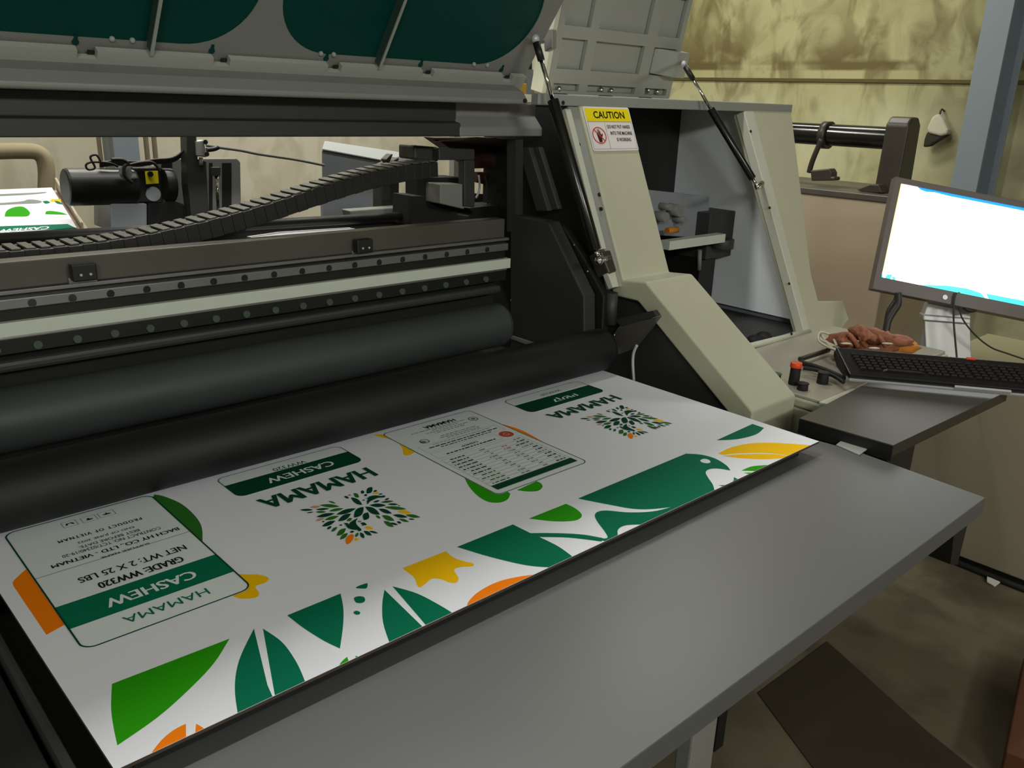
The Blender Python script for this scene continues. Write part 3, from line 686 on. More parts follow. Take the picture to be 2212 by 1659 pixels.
cyan = mat('screen_cyan', (0,.6,.8,1), .3, var=0, rv=0, emit=(0,.68,.72,1), es=1.1)
blue = mat('screen_blue', (0,.4,.8,1), .3, var=0, rv=0, emit=(0,.30,.75,1), es=1.0)
warm = mat('screen_yellow', (1,.8,.2,1), .3, var=0, rv=0, emit=(1,.78,.22,1), es=1.1)
w_ = mw; t_ = vh-.020; b0 = .048
sface(blue, [(.085,t_),(w_-.024,t_),(w_-.024,t_-.010),(.20,t_-.010),(.15,t_-.007),(.12,t_-.011),(.10,t_-.008)], -.007)
sface(warm, [(.024,.07),(.024,t_),(.029,t_),(.028,.07)], -.0072)
sface(cyan, [(.024,b0),(.024,.066),(.031,b0+.003),(.036,b0)], -.007)
sface(cyan, [(.038,b0),(.045,.063),(.062,.066),(.058,b0)], -.007)
sface(cyan, [(.066,b0),(.063,.058),(.072,.060),(.078,b0)], -.007)
sface(cyan, [(.16,b0),(.20,.056),(.26,.066),(.33,.070),(.38,.064),(.402,b0)], -.007)
sface(cyan, [(.412,b0),(.40,.066),(w_-.024,.068),(w_-.024,b0)], -.007)
scr.build('screen', None, mo)
MB().cyl(mc(.257,.022,0), mc(.257,.022,.003), .0085, 20).build('maker_badge', M['silver'], mo)
b = MB().use(M['monitor'])   # two upright strokes of the round badge
for dx in (-.0025,.0025): b.obox(mc(.257+dx,.022,.0034), uu*.0006+vv*.0012, vv*.0042+uu*.0014, nn*.0003)
b.build('badge_letters', None, mo)
nk = [(2013,628),(2094,636),(2098,690),(1994,682)]
b = MB(); b.prism([aD(x,y,DM+.06) for x,y in nk], (.02,.02,0)); b.build('stand_neck', M['stand'], mo, .004)
b = MB(); b.prism([aD(x,y,DM+.05) for x,y in [(1995,680),(2097,688),(2097,700),(1995,692)]], (.03,.03,0)); b.build('stand_fold', M['silver'], mo, .004)
b = MB(); b.prism([aD(x,y,DM+.07) for x,y in [(1997,690),(2096,698),(2100,800),(2002,790)]], (.012,.012,0)); b.build('stand_foot_plate', M['stand'], mo, .003)
b = MB(); b.prism([aD(x,y,DM+.02) for x,y in [(2041,628),(2056,630),(2056,648),(2041,646)]], (.02,.02,0)); b.build('cable_plug', M['cable'], mo, .003)

def cable(pts, d, r, label, n=8):
    o = MB().tube([aD(x,y,d+ (p[0] if p else 0)) for x,y,*p in pts], r, n).build('cable', M['cable'])
    q = aD(pts[-1][0], pts[-1][1], d); recenter(o, q); return tag(o, label, 'cable')
cable([(2066,632),(2061,650),(2060,690),(2063,730),(2067,775),(2068,800)], DM-.02, .0035, 'thin black cable dropping straight down from the monitor to the keyboard')
cable([(2066,640),(2073,668),(2080,690),(2105,722),(2140,750),(2180,765),(2230,782)], DM+.0, .003, 'thin black cable sweeping down to the right below the monitor')
cable([(2068,632),(2076,655),(2090,669),(2104,670),(2116,662)], DM+.0, .008, 'thick short black cable curling under the monitor edge')
cable([(1940,632),(1940,656),(1928,676),(1918,695),(1912,728)], DM-.05, .013, 'thick dark cable bundle hanging behind the left edge of the monitor')
cable([(1938,636),(1934,650),(1920,672),(1914,700),(1910,728)], DM-.03, .009, 'slimmer dark cable beside the thick bundle left of the monitor stand')

# keyboard
kb = thing('keyboard', (2.5,.95,.90), 'black full-size computer keyboard lying across the dark side table in front of the monitor', 'keyboard')
K0, K1, K3 = aZ(1836,808,.93), aZ(2262,846,.93), aZ(1806,748,.985)
ku = (K1-K0).normalized(); kw = .56; kv = (K3-K0); kv = (kv-ku*kv.dot(ku)); kd = kv.length; kv.normalize(); kn = ku.cross(kv)
def kc(a, b, h=0): return K0 + ku*a + kv*b + kn*h
skew = (K3-K0).dot(ku)
MB().prism([kc(0,0,-.022),kc(kw,0,-.022),kc(kw,kd,-.022),kc(skew,kd,-.022)], kn*.020).build('case', M['keybase'], kb, .004)
MB().prism([kc(.002,-.006,-.024),kc(kw,-.006,-.024),kc(kw,.004,-.024),kc(.002,.004,-.024)], kn*.007).build('front_trim', M['silver'], kb, .001)
q0 = aZ(2063,827,.93); a0 = (q0-K0).dot(ku)
MB().prism([kc(a0,-.007,-.019),kc(a0+.148,-.007,-.019),kc(a0+.148,.006,-.019),kc(a0,.006,-.019)], kn*.012).build('lower_trim', M['silver'], kb, .001)
key0 = None
ru = [.030,.0355,.036,.036,.036,.036]
pitch = .0205; rp = (kd-.045)/6
for r_ in range(6):
    nk_ = 22
    for c_ in range(nk_):
        if r_ == 0 and 3 <= c_ <= 8:
            if c_ != 3: continue
        x = .030+skew*((r_+.5)/6)*.8+(c_+.5)*pitch+(.005 if c_ > 14 else 0)+(.004 if c_>17 else 0)
        if x > kw-.015: continue
        y = .022+(r_+.5)*rp
        if key0 is None or (r_ == 0 and c_ == 3):
            wd = 5.6*pitch/2 if (r_==0 and c_==3) else pitch*.43
            xx = x+2.5*pitch if wd > .03 else x
            b = MB(); p = [(-wd,-rp*.43),(wd,-rp*.43),(wd,rp*.43),(-wd,rp*.43)]
            lo_ = [b.bm.verts.new(ku*u_+kv*v_) for u_,v_ in p]; hi_ = [b.bm.verts.new(ku*u_*.82+kv*v_*.8+kn*.0065) for u_,v_ in p]
            b.bm.faces.new(hi_); b.bm.faces.new(lo_[::-1])
            for i in range(4): b.bm.faces.new((lo_[i],lo_[(i+1)%4],hi_[(i+1)%4],hi_[i]))
            o = b.build('key', M['key'])
            if wd < .03: key0 = o
            o.location = kc(xx,y,-.002)
        else:
            o = key0.copy(); COL.objects.link(o); o.location = kc(x,y,-.002)
        o.parent = kb; ROOTFIX.append((o, kb))
KEYS = [o for o, p in ROOTFIX if p == kb and o.name.startswith('key')]
# about a hundred keys stay; the rest share one mesh
for i, o in enumerate(KEYS[100:]):
    ROOTFIX.remove((o, kb))
extra = KEYS[100:]
b = MB()
for o in extra:
    mm = Matrix.Translation(o.location)
    vs = [b.bm.verts.new(mm @ v.co) for v in o.data.vertices]
    for p in o.data.polygons: b.bm.faces.new([vs[i] for i in p.vertices])
for o in extra: bpy.data.objects.remove(o)
if extra: tag(b.build('key', M['key'], kb), kind='stuff')
MB().obox(kc(a0+.055,kd-.006,.001), ku*.012, kv*.004, kn*.002).build('indicator', M['ink_red'], kb)

# pair of leather gloves / strap bundle behind the keyboard
def blob(mb, c, r, sc, seed, amp=.25, rot=0):
    rnd = random.Random(seed); st_ = len(mb.bm.verts)
    res = bmesh.ops.create_icosphere(mb.bm, subdivisions=3, radius=1)
    ph = [rnd.uniform(0,6) for _ in range(6)]
    for v in res['verts']:
        d = v.co.normalized(); k = 1+amp*(math.sin(4*d.x+ph[0])*math.sin(5*d.y+ph[1])+.6*math.sin(9*d.z+ph[2])*math.sin(8*d.x+ph[3]))
        q = Vector((d.x*sc[0]*r*k, d.y*sc[1]*r*k, d.z*sc[2]*r*k)); q.rotate(Euler((0,0,rot))); v.co = Vector(c)+q
        for f in v.link_faces: f.smooth = True; f.material_index = mb.mi
gl = thing('work_glove', aZ(1870,752,.885), 'heap of brown leather work gloves and straps lying behind the keyboard', 'gloves')
b = MB(); rt = -.74
for k,(px,py,z,r,sc) in enumerate([(1845,742,.93,.06,(1.3,.8,.65)),(1880,742,.935,.065,(1.2,.9,.7)),(1908,745,.93,.055,(1.2,.8,.6)),(1828,736,.96,.035,(1.3,.7,.5)),(1862,722,.985,.045,(1.5,.5,.5)),(1893,727,.975,.045,(1.2,.6,.5))]):
    blob(b, aZ(px,py,z), r, sc, k+3, .28, rt+k*.4)
b.build('palm', M['cloth'], gl)
b = MB(); blob(b, aZ(1936,748,.92), .055, (1.4,.7,.5), 11, .2, rt); b.build('cuff', M['tan'], gl)
b = MB(); blob(b, aZ(1920,735,.945), .05, (1.5,.7,.4), 15, .2, rt-.3); b.build('cuff', M['cloth'], gl)
b = MB()
for k,(a_,c_) in enumerate(((1815,1845),(1850,1862),(1888,1905))):
    b.tube([aZ(a_,738-k*3,.96),aZ((a_+c_)//2,722,.985),aZ(c_,735,.975),aZ(c_+8,748,.955)], .008)
b.build('finger', M['cloth'], gl)
b = MB(); b.tube([aZ(x,y,.93) for x,y in [(1812,752),(1790,742),(1772,733),(1770,722),(1778,728),(1790,745),(1800,750)]], .005)
b.tube([aZ(x,y,.94) for x,y in [(1808,748),(1795,725),(1772,718),(1768,735),(1785,748),(1805,755)]], .004); b.build('tie_cord', M['bag_white'], gl)
for px,py in ((1828,742),(1850,737),(1917,742),(1888,752)):
    b = MB(); blob(b, aZ(px,py,.968), .009, (1.9,.6,.35), px, .1, rt); b.build('lining', M['bag_white'], gl)

# tools on the control deck
tl = MB().use(M['rubber']); tl.tube([aZ(x,y,.905) for x,y in [(1728,783),(1760,792),(1795,805),(1822,818)]], .009)
tl.tube([aZ(x,y,.905) for x,y in [(1735,795),(1765,800),(1800,812),(1822,826)]], .006)
o = tl.build('pliers', None); tag(recenter(o, aZ(1780,802,.89)), 'black-handled pliers lying between the buttons of the control deck', 'tool')
b = MB(); b.use(M['rackdark']).tube([aZ(x,y,.90) for x,y in [(1728,776),(1760,766),(1790,756)]], .008); o = b.build('screwdriver', None)
tag(recenter(o, aZ(1760,766,.89)), 'brown rod-like tool lying on the deck behind the orange button', 'tool')
b = MB(); b.prism([aZ(x,y,.884) for x,y in [(1800,768),(1815,772),(1830,800),(1822,812),(1806,790)]], (0,0,.028)); o = b.build('hand_tool', M['rubber'], None, .004)
tag(recenter(o, aZ(1805,805,.884)), 'black flat wedge-shaped tool standing beside the left end of the keyboard', 'tool')

# floor things
mt = MB().prism([aZ(x,y,.0) for x,y in [(1637,1499),(1787,1388),(2000,1580),(2150,1700),(1830,1760)]], (0,0,.004)).build('floor_mat', M['matdark'])  # dark sheet in place of a soft shadow on the floor
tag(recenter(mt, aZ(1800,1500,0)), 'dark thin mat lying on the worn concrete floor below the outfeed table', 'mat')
cb = thing('cardboard_box', (2.55,.33,0), 'dark brown cardboard box standing on the floor at the right edge of the photo', 'box')
e0, e1 = aZ(2155,1690,0), aZ(2203,1452,.0)
dd = (e1-e0); pr = Vector((dd.y,-dd.x,0)).normalized()*.35
MB().prism([e0,e1,e1+pr,e0+pr], (0,0,.10)).build('box_body', M['cardboard'], cb, .004)
c0 = (e0+e1)/2+pr/2; MB().obox(c0+Vector((0,0,.101)), dd*.5, pr.normalized()*.02, (0,0,.001)).build('tape', M['tan'], cb)
cb.location = (c0.x, c0.y, 0)

# ------------------------------------------------------------------ behind the gap
dr = thing('drive_motor', (.95,2.6,0), 'black cylindrical motor with yellow sticker behind the printer, bolted to grey upright plates', 'motor')
YM = 2.62
MB().rcyl(aY(148,404,YM)-Vector((.01,0,0)), aY(292,402,YM), .052, .008).build('motor_body', M['black'], dr)
MB().prism([aY(x,y,YM-.02) for x,y in [(286,362),(350,362),(352,440),(288,436)]], (0,.07,0)).build('gear_box', M['black'], dr, .004)
MB().cyl(aY(350,400,YM), aY(372,400,YM), .05, 24).build('coupling', M['black'], dr, .003)
MB().prism([aY(x,y,YM-.026) for x,y in [(313,370),(341,369),(343,396),(316,398)]], (0,.002,0)).build('yellow_sticker', M['yellow'], dr)
MB().cyl(aY(325,376,YM-.027), aY(325,376,YM-.030), .009, 6).build('sticker_mark', M['ink_black'], dr)
MB().cyl(aY(331,419,YM-.022), aY(331,419,YM-.027), .021, 24).build('silver_plate', M['blue_grey'], dr)
MB().cyl(aY(271,373,YM-.058), aY(271,373,YM-.064), .018, 20).build('round_label', M['blue_grey'], dr)
MB().prism([aY(x,y,YM+.08) for x,y in [(338,343),(512,342),(520,350),(522,480),(340,480)]], (0,.02,0)).build('back_plate', M['grey'], dr, .004)
for x0,x1 in ((349,372),(452,459),(480,500)): MB().prism([aY(x0,352,YM+.078),aY(x1,352,YM+.078),aY(x1,470,YM+.078),aY(x0,470,YM+.078)], (0,.004,0)).build('plate_slot', M['black'], dr)
MB().prism([aY(x,y,YM-.06) for x,y in [(403,280),(424,280),(428,345),(446,348),(453,480),(415,480),(406,400)]], (0,.05,0)).build('upright', M['dark'], dr, .003)
MB().prism([aY(x,y,YM-.07) for x,y in [(424,305),(441,302),(448,340),(426,338)]], (0,.03,0)).build('valve', M['stand'], dr, .004)
for x_,y_ in ((444,307),(447,333)): MB().cyl(aY(x_,y_,YM-.072), aY(x_,y_,YM-.08), .007, 12).build('valve_fitting', M['black'], dr)
MB().cyl(aY(434,340,YM-.06), aY(434,357,YM-.06), .006, 12).build('valve_pin', M['silver'], dr)
MB().cyl(aY(467,372,YM-.0), aY(472,460,YM-.0), .006, 14).build('piston_rod', M['chrome'], dr)
MB().prism([aY(x,y,YM-.01) for x,y in [(460,362),(477,362),(476,380),(462,380)]], (0,.02,0)).build('rod_clamp', M['dark'], dr)
MB().prism([aY(x,y,YM-.03) for x,y in [(240,440),(318,440),(318,500),(240,500)]], (0,.15,0)).build('motor_bracket', M['blue_grey'], dr, .004)
MB().prism([aY(x,y,YM-.02) for x,y in [(318,436),(372,430),(400,440),(405,490),(318,500)]], (0,.08,0)).build('cable_box', M['matte_black'], dr, .01)
b = MB()
for k in range(4):
    b.tube([aY(x,y+k*2.5,YM-.03+k*.012) for x,y in [(404,312+k*3),(392,330),(370,342),(335,345),(300,350),(250,348),(215,352)]], .0035)
b.tube([aY(x,y,YM-.07) for x,y in [(255,360),(235,352),(200,350),(186,356),(190,366),(205,362),(195,340),(208,335),(218,350)]], .003)
b.tube([aY(x,y,YM-.075) for x,y in [(285,395),(270,380),(268,362),(275,352),(262,345),(240,345)]], .005)
b.tube([aY(x,y,YM-.06) for x,y in [(345,370),(338,358),(325,350),(300,352),(280,356)]], .004)
b.build('wiring', M['cable'], dr)
MB().tube([aY(x,y,YM+.02) for x,y in [(445,314),(470,318),(520,325),(560,333),(640,345),(700,357)]], .0045).build('air_hose', M['grey'], dr)
MB().tube([aY(x,y,YM+.0) for x,y in [(446,324),(462,322),(472,318)]], .007).build('hose_fitting', M['black'], dr)
MB().box((.80,2.60,0),(1.3,2.75,1.20)).build('frame_base', M['dark'], dr)

du = thing('metal_duct', (1.75,2.75,0), 'pale blue-grey sheet metal cover standing behind the printer, right of the motor', 'cover')
YD = 2.7
MB().prism([aY(x,y,YD) for x,y in [(695,325),(830,350),(862,358),(862,500),(697,500)]], (.20,.29,0)).build('cover_box', M['blue_grey'], du, .003)
MB().prism([aY(696,321,YD-.004),aY(832,346,YD-.004),aY(862,353,YD-.004),aY(880,346,YD+.20),aY(889,332,YD+.26),aY(701,304,YD+.26)], (0,0,-.006)).build('sloped_top', mat('pale_sheet_metal', rgb(165,170,172), .4, .1), du, .002)
MB().box((1.72,YD+.10,0),(1.95,YD+.25,1.25)).build('cover_stand', M['blue_grey'], du)

po = thing('blue_grey_post', (1.1,4.4,0), 'pale blue-grey upright post against the cream rear wall, behind the motor', 'post')
q0_, q1_ = aY(236,310,4.4), aY(292,310,4.4)
MB().box((q0_.x,4.35,0),(q1_.x,4.5,4.2)).build('post_body', M['column'], po, .003)
for dx in (.06,.10): MB().cyl((q1_.x+dx,4.42,0),(q1_.x+dx,4.42,4.2),.012,10).build('pipe', M['brownplate'], po)
MB().cyl((q0_.x-.04,4.42,0),(q0_.x-.04,4.42,4.2),.010,10).build('pipe', M['brownplate'], po)

rfm = thing('portal_frame', (.6,4.3,0), 'tall bent brown-grey tube frame standing near the cream rear wall at the far left', 'frame')  # tubes stand in for a cast shadow on the rear wall
for nm, pl in (('frame_tube', [(-80,330,4.3),(40,326,4.3),(85,332,4.3),(100,365,4.3),(98,440,4.3)]),): MB().tube([aY(x,y,v) for x,y,v in pl], .035, 12).build(nm, M['tanframe'], rfm)
MB().cyl(aY(99,430,4.3)*1, Vector((aY(99,430,4.3).x,4.3,0)), .035, 12).build('frame_leg', M['tanframe'], rfm)
MB().cyl(Vector((aY(-80,330,4.3).x,4.3,aY(-80,330,4.3).z)), Vector((aY(-80,330,4.3).x,4.3,0)), .035, 12).build('frame_leg', M['tanframe'], rfm)

yb = MB().box(*(lambda a_, b_: ((a_.x, 3.2, b_.z), (b_.x, 3.5, a_.z)))(aY(1095,178,3.2), aY(1137,212,3.2))).build('yellow_carton', M['yellow_box'], None, .004)
tag(recenter(yb, yb.bound_box and (aY(1115,205,3.3))), 'small yellow carton on the shelf behind the printer, seen under the raised hood', 'carton')
sf = thing('storage_shelf', (2.9,3.4,0), 'grey steel shelf unit standing behind the printer, seen between the hood and the raised lid', 'shelf')
zt = aY(1115,212,3.2).z
x0_ = aY(1085,200,3.2).x; x1_ = aY(1300,200,3.2).x
MB().box((x0_,3.15,zt-.03),(x1_,3.6,zt-.002)).build('shelf_board', M['grey'], sf)
MB().box((x0_,3.15,zt+.45),(x1_,3.6,zt+.47)).build('shelf_board', M['grey'], sf)
for x in (x0_+.02,x1_-.02):
    for y in (3.17,3.58): MB().box((x-.02,y-.02,0),(x+.02,y+.02,zt+.9)).build('shelf_post', M['grey'], sf)
MB().prism([aY(x,y,3.3) for x,y in [(1137,150),(1152,150),(1152,211),(1137,211)]], (0,.2,0)).build('divider', M['blue_grey'], sf)
bx = MB().prism([aY(x,y,3.3) for x,y in [(1154,178),(1176,178),(1176,211),(1154,211)]], (0,.2,0)).build('beige_box', M['yellow_box'] if False else M['brownplate'], None, .003)
tag(recenter(bx, aY(1165,211,3.4)), 'small beige box on the storage shelf, right of the yellow carton', 'box')
bx = MB().prism([aY(x,y,3.3) for x,y in [(1100,100),(1150,100),(1150,150),(1100,150)]], (0,.2,0)).build('grey_bin', M['dark'], None, .003)
tag(recenter(bx, aY(1125,150,3.4)), 'dark grey bin on the upper board of the storage shelf', 'bin')

# ------------------------------------------------------------------ printed boards
BT = .9000
def sheet_body(mb, c):
    mb.use(M['kraft']); mb.prism([Vector(p)-Vector((0,0,.0055)) for p in c], (0,0,.0050))
    mb.use(M['paper']); mb.prism([Vector(p)-Vector((0,0,.0005)) for p in c], (0,0,.0005))
LAY = [0]
def art(mb, m, pts, lay=1, sm=True, f=lambda x, y: (x, y), off=(0,0)):
    mb.use(m)
    P = spline(pts) if sm else [Vector((p[0], p[1])) for p in pts]
    Q = [aZ(*f(p.x, p.y), BT)+Vector((off[0], off[1], .00025*lay)) for p in P]
    C_ = []                              # the print stops at the board's front edge
    for a, b in zip(Q, Q[1:]+Q[:1]):
        ia, ib2 = a.y >= .8736, b.y >= .8736
        if ia: C_.append(a)
        if ia != ib2: C_.append(a.lerp(b, (.8736-a.y)/(b.y-a.y)))
    if len(C_) > 2: mb.face(C_)
Z1 = lambda x, y: (x/3.6867, 1000+y/3.6867)
Z2 = lambda x, y: (440+x/3.6867, 940+y/3.6867)
Z3 = lambda x, y: (800+x/4.424, 860+y/4.424)
Z4 = lambda x, y: (1060+x/2.989, 780+y/2.989)
Z5 = lambda x, y: (x/3.6867, 1209+y/3.6867)
Z8 = lambda x, y: (640+x/7.9, 1030+y/7.9)
pb = thing('printed_board', (1.03,1.2,.88), 'large white board with green, orange and yellow leaf print lying on the outfeed table', 'printed board')
bd = MB()
FLc, FRc, BRc, BLc = Vector((.214,.8735,BT)), Vector((1.834,.8735,BT)), Vector((1.834,1.595,BT)), Vector((.205,1.595,BT))
sheet_body(bd, [FLc, FRc, BRc, BLc])
G, D, Lf, Ld, Or, Ye = M['ink_green'], M['ink_deep'], M['ink_leaf'], M['ink_leaf_dark'], M['ink_orange'], M['ink_yellow']
# corner leaf shapes, clipped by the board's front edge at Y = .8735
art(bd, Lf, [(892,990,1),(1828,630,1),(1700,830),(1500,1040),(1250,1260),(935,1480,1),(905,1340),(885,1180)], 1, f=Z5)
art(bd, G, [(2022,550,1),(2130,1000,1),(2180,1112,1),(1897,1253,1),(1870,1020),(1905,800)], 1, f=Z5)
art(bd, G, [(472,1535,1),(560,1590),(640,1660),(730,1770),(790,1900),(800,1985,1),(735,2017,1)][:0] or [(568,1358,1),(610,1388),(640,1430),(658,1470),(660,1482,1),(595,1509,1)], 1)
art(bd, Or, [(1190,1562,1),(1280,1445),(1380,1360),(1480,1308,1),(1482,1436,1)], 1, f=Z5)
art(bd, Or, [(1562,1308,1),(1610,1335),(1645,1362,1),(1552,1403,1)], 1, f=Z5)
art(bd, G, [(665,1436,1),(1090,1262,1),(1112,1380),(1110,1520),(1085,1700,1),(960,1640),(800,1540)], 1, f=Z2)
art(bd, G, [(1212,1212,1),(1250,1195),(1303,1178,1),(1305,1198),(1290,1222),(1215,1220,1)], 1, f=Z2)
art(bd, G, [(1196,1300),(1230,1284),(1275,1290),(1285,1318),(1260,1337),(1215,1334)], 1, f=Z2)
art(bd, G, [(1192,1412),(1215,1399),(1245,1410),(1240,1428),(1210,1430)], 1, f=Z2)
art(bd, G, [(1440,1232,1),(1770,1552,1),(1487,1674,1),(1430,1500),(1422,1350)], 1, f=Z2)
art(bd, G, [(1503,1204,1),(1700,1262),(1880,1355),(2014,1438,1),(1792,1540,1)], 1, f=Z2)
art(bd, Ye, [(1583,1060,1),(1928,925,1),(1990,975),(2080,1008),(2140,1020),(2140,1044),(2040,1052),(1994,1072),(2010,1105),(2030,1140),(2010,1175),(1960,1175),(1890,1148),(1815,1145),(1770,1180),(1725,1212),(1700,1195),(1680,1140),(1640,1105)], 1, f=Z2)
art(bd, Or, [(1006,1323,1),(1012,1300),(1036,1277),(1075,1257),(1120,1246),(1180,1238,1)], 1)
art(bd, Lf, [(724,1455,1),(736,1432),(750,1419,1),(757,1440,1)], 1)
art(bd, Lf, [(768,1417,1),(776,1419),(788,1426,1),(768,1440,1)], 1)
# big leaf and stem right of the middle
art(bd, G, [(828,1423,1),(1362,1208,1),(1532,1292,1),(1700,1290),(1900,1302),(2212,1335,1),(2212,1372,1),(1900,1335),(1615,1328,1),(1800,1420),(1962,1538,1),(1780,1622,1),(1500,1600),(1150,1520)], 1, f=Z3)
art(bd, Lf, [(1515,1152,1),(1870,1010,1),(1960,1055),(2018,1110),(2005,1150),(1930,1175),(1750,1178)], 1, f=Z3)
# bird
art(bd, G, [(563,888,1),(1260,598,1),(1360,605),(1450,630),(1520,672),(1548,707,1),(1470,695),(1415,698),(1388,718),(1405,755),(1435,800),(1448,850,1),(1330,905,1),(1150,945),(950,957),(750,925)], 1, f=Z4)
art(bd, M['paper'], [(1353,642),(1378,632),(1410,640),(1418,655),(1395,661),(1365,655)], 2, f=Z4)
art(bd, G, [(672,1000),(690,975),(750,966),(900,978),(1080,966),(1290,902,1),(1290,925,1),(1020,1058,1),(960,1056),(870,1062),(825,1085),(820,1120),(833,1146,1),(770,1176,1),(700,1155),(560,1140),(400,1133),(312,1136,1),(260,1112,1),(430,1112),(600,1122),(735,1147,1),(755,1138),(735,1100),(690,1040)], 1.8, f=Z4)
art(bd, G, [(1468,803,1),(1530,797),(1565,775),(1570,750,1),(1616,772,1),(1530,815,1)], 1, f=Z4)
art(bd, G, [(1458,512,1),(1690,406,1),(1765,432,1),(1710,475),(1590,505)], 1, f=Z4)
art(bd, Ye, [(1466,598,1),(1560,555),(1700,530),(1880,530),(2077,545,1),(1945,612,1),(1780,594),(1600,596),(1500,606,1)], 1, f=Z4)
art(bd, Ye, [(1500,611,1),(1640,601),(1800,600),(1945,614,1),(1905,626,1),(1760,634),(1600,626)], 1, f=Z4)
art(bd, Lf, [(1618,708,1),(1680,682),(1760,673),(1824,672,1),(1752,711,1)], 1, f=Z4)
art(bd, Lf, [(1632,722,1),(1730,718,1),(1696,736,1)], 1, f=Z4)
# shapes partly under the labels
art(bd, Ld, [(1230,252,1),(1310,268),(1450,330),(1560,430),(1608,520),(1612,640,1),(1500,600,1),(1200,300,1)], 1, f=Z1)
art(bd, Or, [(230,830,1),(175,875,1),(105,945),(110,985,1),(370,1370,1),(560,1265,1),(400,1000,1)], 1, f=Z1)
art(bd, Ye, [(1850,880,1),(1950,890),(2060,890),(2130,910),(2138,930),(2110,955),(2035,985),(2060,1030),(2055,1062),(2000,1080),(1900,1078),(1790,1030,1)], 1, f=Z1)
art(bd, Ye, [(20,350,1),(140,345,1),(300,400,1),(430,515,1),(370,545),(320,540),(300,470),(230,410),(120,378)], 1, f=Z3)
art(bd, Or, [(1150,240,1),(1280,255),(1450,310),(1600,390),(1680,440),(1690,465,1),(1600,480,1)], 1, f=Z3)
art(bd, Lf, [(900,760,1),(940,840),(1020,930),(1120,990),(1230,1000),(1310,970),(1338,915,1),(1200,800,1)], 1, f=Z3)
art(bd, Lf, [(1400,880,1),(1500,893),(1600,888),(1645,850),(1630,815),(1590,795,1)], 1, f=Z3)
board = bd.build('board', None, pb)

def rr_face(mb, m, x0, x1, y0, y1, r, lay, rs=(1,1,1,1)):
    mb.use(m); out = []
    for (cx, cy, a), k in zip(((x1-r,y0+r,-90),(x1-r,y1-r,0),(x0+r,y1-r,90),(x0+r,y0+r,180)), rs):
        if k:
            for q in range(7): t = math.radians(a+15*q); out.append((cx+r*math.cos(t), cy+r*math.sin(t)))
        else: out.append((cx+r*(1 if a in (-90,0) else -1), cy+r*(-1 if a in (-90,180) else 1)))
    mb.face([Vector((x, y, BT+.00025*lay)) for x, y in out])
def rr_line(mb, m, x0, x1, y0, y1, r, w, lay):
    mb.use(m); A = rrect(x0,x1,y0,y1,r); B = rrect(x0+w,x1-w,y0+w,y1-w,r-w)
    for i in range(len(A)):
        j = (i+1)%len(A); mb.face([Vector((*A[i],BT+.00025*lay)),Vector((*A[j],BT+.00025*lay)),Vector((*B[j],BT+.00025*lay)),Vector((*B[i],BT+.00025*lay))])
def line_text(mb, m, txt, s, e, hpt, lay, bold=0.0, f=lambda x, y: (x, y), off=0, space=1.0):
    """s, e: ends of the baseline on the photo; hpt: a point on the top line of the letters"""
    a = aZ(*f(*s), BT); b_ = aZ(*f(*e), BT); h = aZ(*f(*hpt), BT)
    y = (a.y+b_.y)/2; hh = y-h.y if abs(y-h.y) > .002 else .004
    hh = a.y-h.y if a.y-h.y > .002 else .004
    mb.use(m); k = bold*hh*1.6
    for n_, dx in enumerate((-k, -k*.5, 0, k*.5, k) if k > 0 else (0,)):
        put_text(mb, txt, (a.x+off+dx, y, BT+.00025*lay+.00003*n_), (b_.x-a.x, 0, 0), (0, -hh, 0), 0, space)

# grade label at the left
lb = MB()
lx0, lx1, ly0, ly1 = aZ(*Z1(560,1275),BT).x*0+.257, .5115, .0, 1.5545
ly0 = aZ(*Z1(1400,1230),BT).y
rr_face(lb, M['label_white'], lx0, lx1, ly0, ly1, .020, 3)
rr_line(lb, D, lx0, lx1, ly0, ly1, .020, .0026, 6)
yb0 = (aZ(*Z1(595,1312),BT).y+aZ(*Z1(1865,870),BT).y)/2; yb1 = (aZ(*Z1(470,1145),BT).y+aZ(*Z1(1710,735),BT).y)/2
lb.use(G); lb.face([Vector((x,y,BT+.001)) for x,y in ((lx0,yb0),(lx1,yb0),(lx1,yb1),(lx0,yb1))])
yl = (aZ(*Z1(315,920),BT).y+aZ(*Z1(1510,548),BT).y)/2
lb.use(M['ink_grey']); lb.face([Vector((x,y,BT+.001)) for x,y in ((lx0,yl-.0008),(lx1,yl-.0008),(lx1,yl+.0008),(lx0,yl+.0008))])
ib = M['ink_black']
line_text(lb, G, 'HAMAMA', (1640,1005), (965,1238), (1672,1052), 6, -.004, Z1)
line_text(lb, M['label_white'], 'CASHEW', (1528,862), (825,1100), (1560,922), 6, .022, Z1)
line_text(lb, ib, 'GRADE: WW320', (1440,753), (768,960), (1465,795), 6, .02, Z1)
line_text(lb, ib, 'NET WT: 2 X 25 LBS', (1462,660), (612,924), (1480,698), 6, .01, Z1)
line_text(lb, ib, 'SUPPLIER NAME', (1185,640), (800,758), (1192,652), 6, .01, Z1)
line_text(lb, ib, 'BACH HY CO., LTD - VIETNAM', (1410,516), (400,818), (1424,542), 6, .015, Z1)
line_text(lb, ib, 'CONTRACT NO: TCT/02340/19-20', (1272,515), (488,742), (1284,534), 6, 0, Z1)
line_text(lb, ib, 'BEST BEFORE DATE:', (1106,535), (618,668), (1117,552), 6, 0, Z1)
line_text(lb, ib, 'END OF JUNE 2022', (1060,508), (608,632), (1071,525), 6, 0, Z1)
line_text(lb, ib, 'PRODUCT OF VIETNAM', (1118,438), (458,628), (1130,456), 6, .015, Z1, space=1.35)
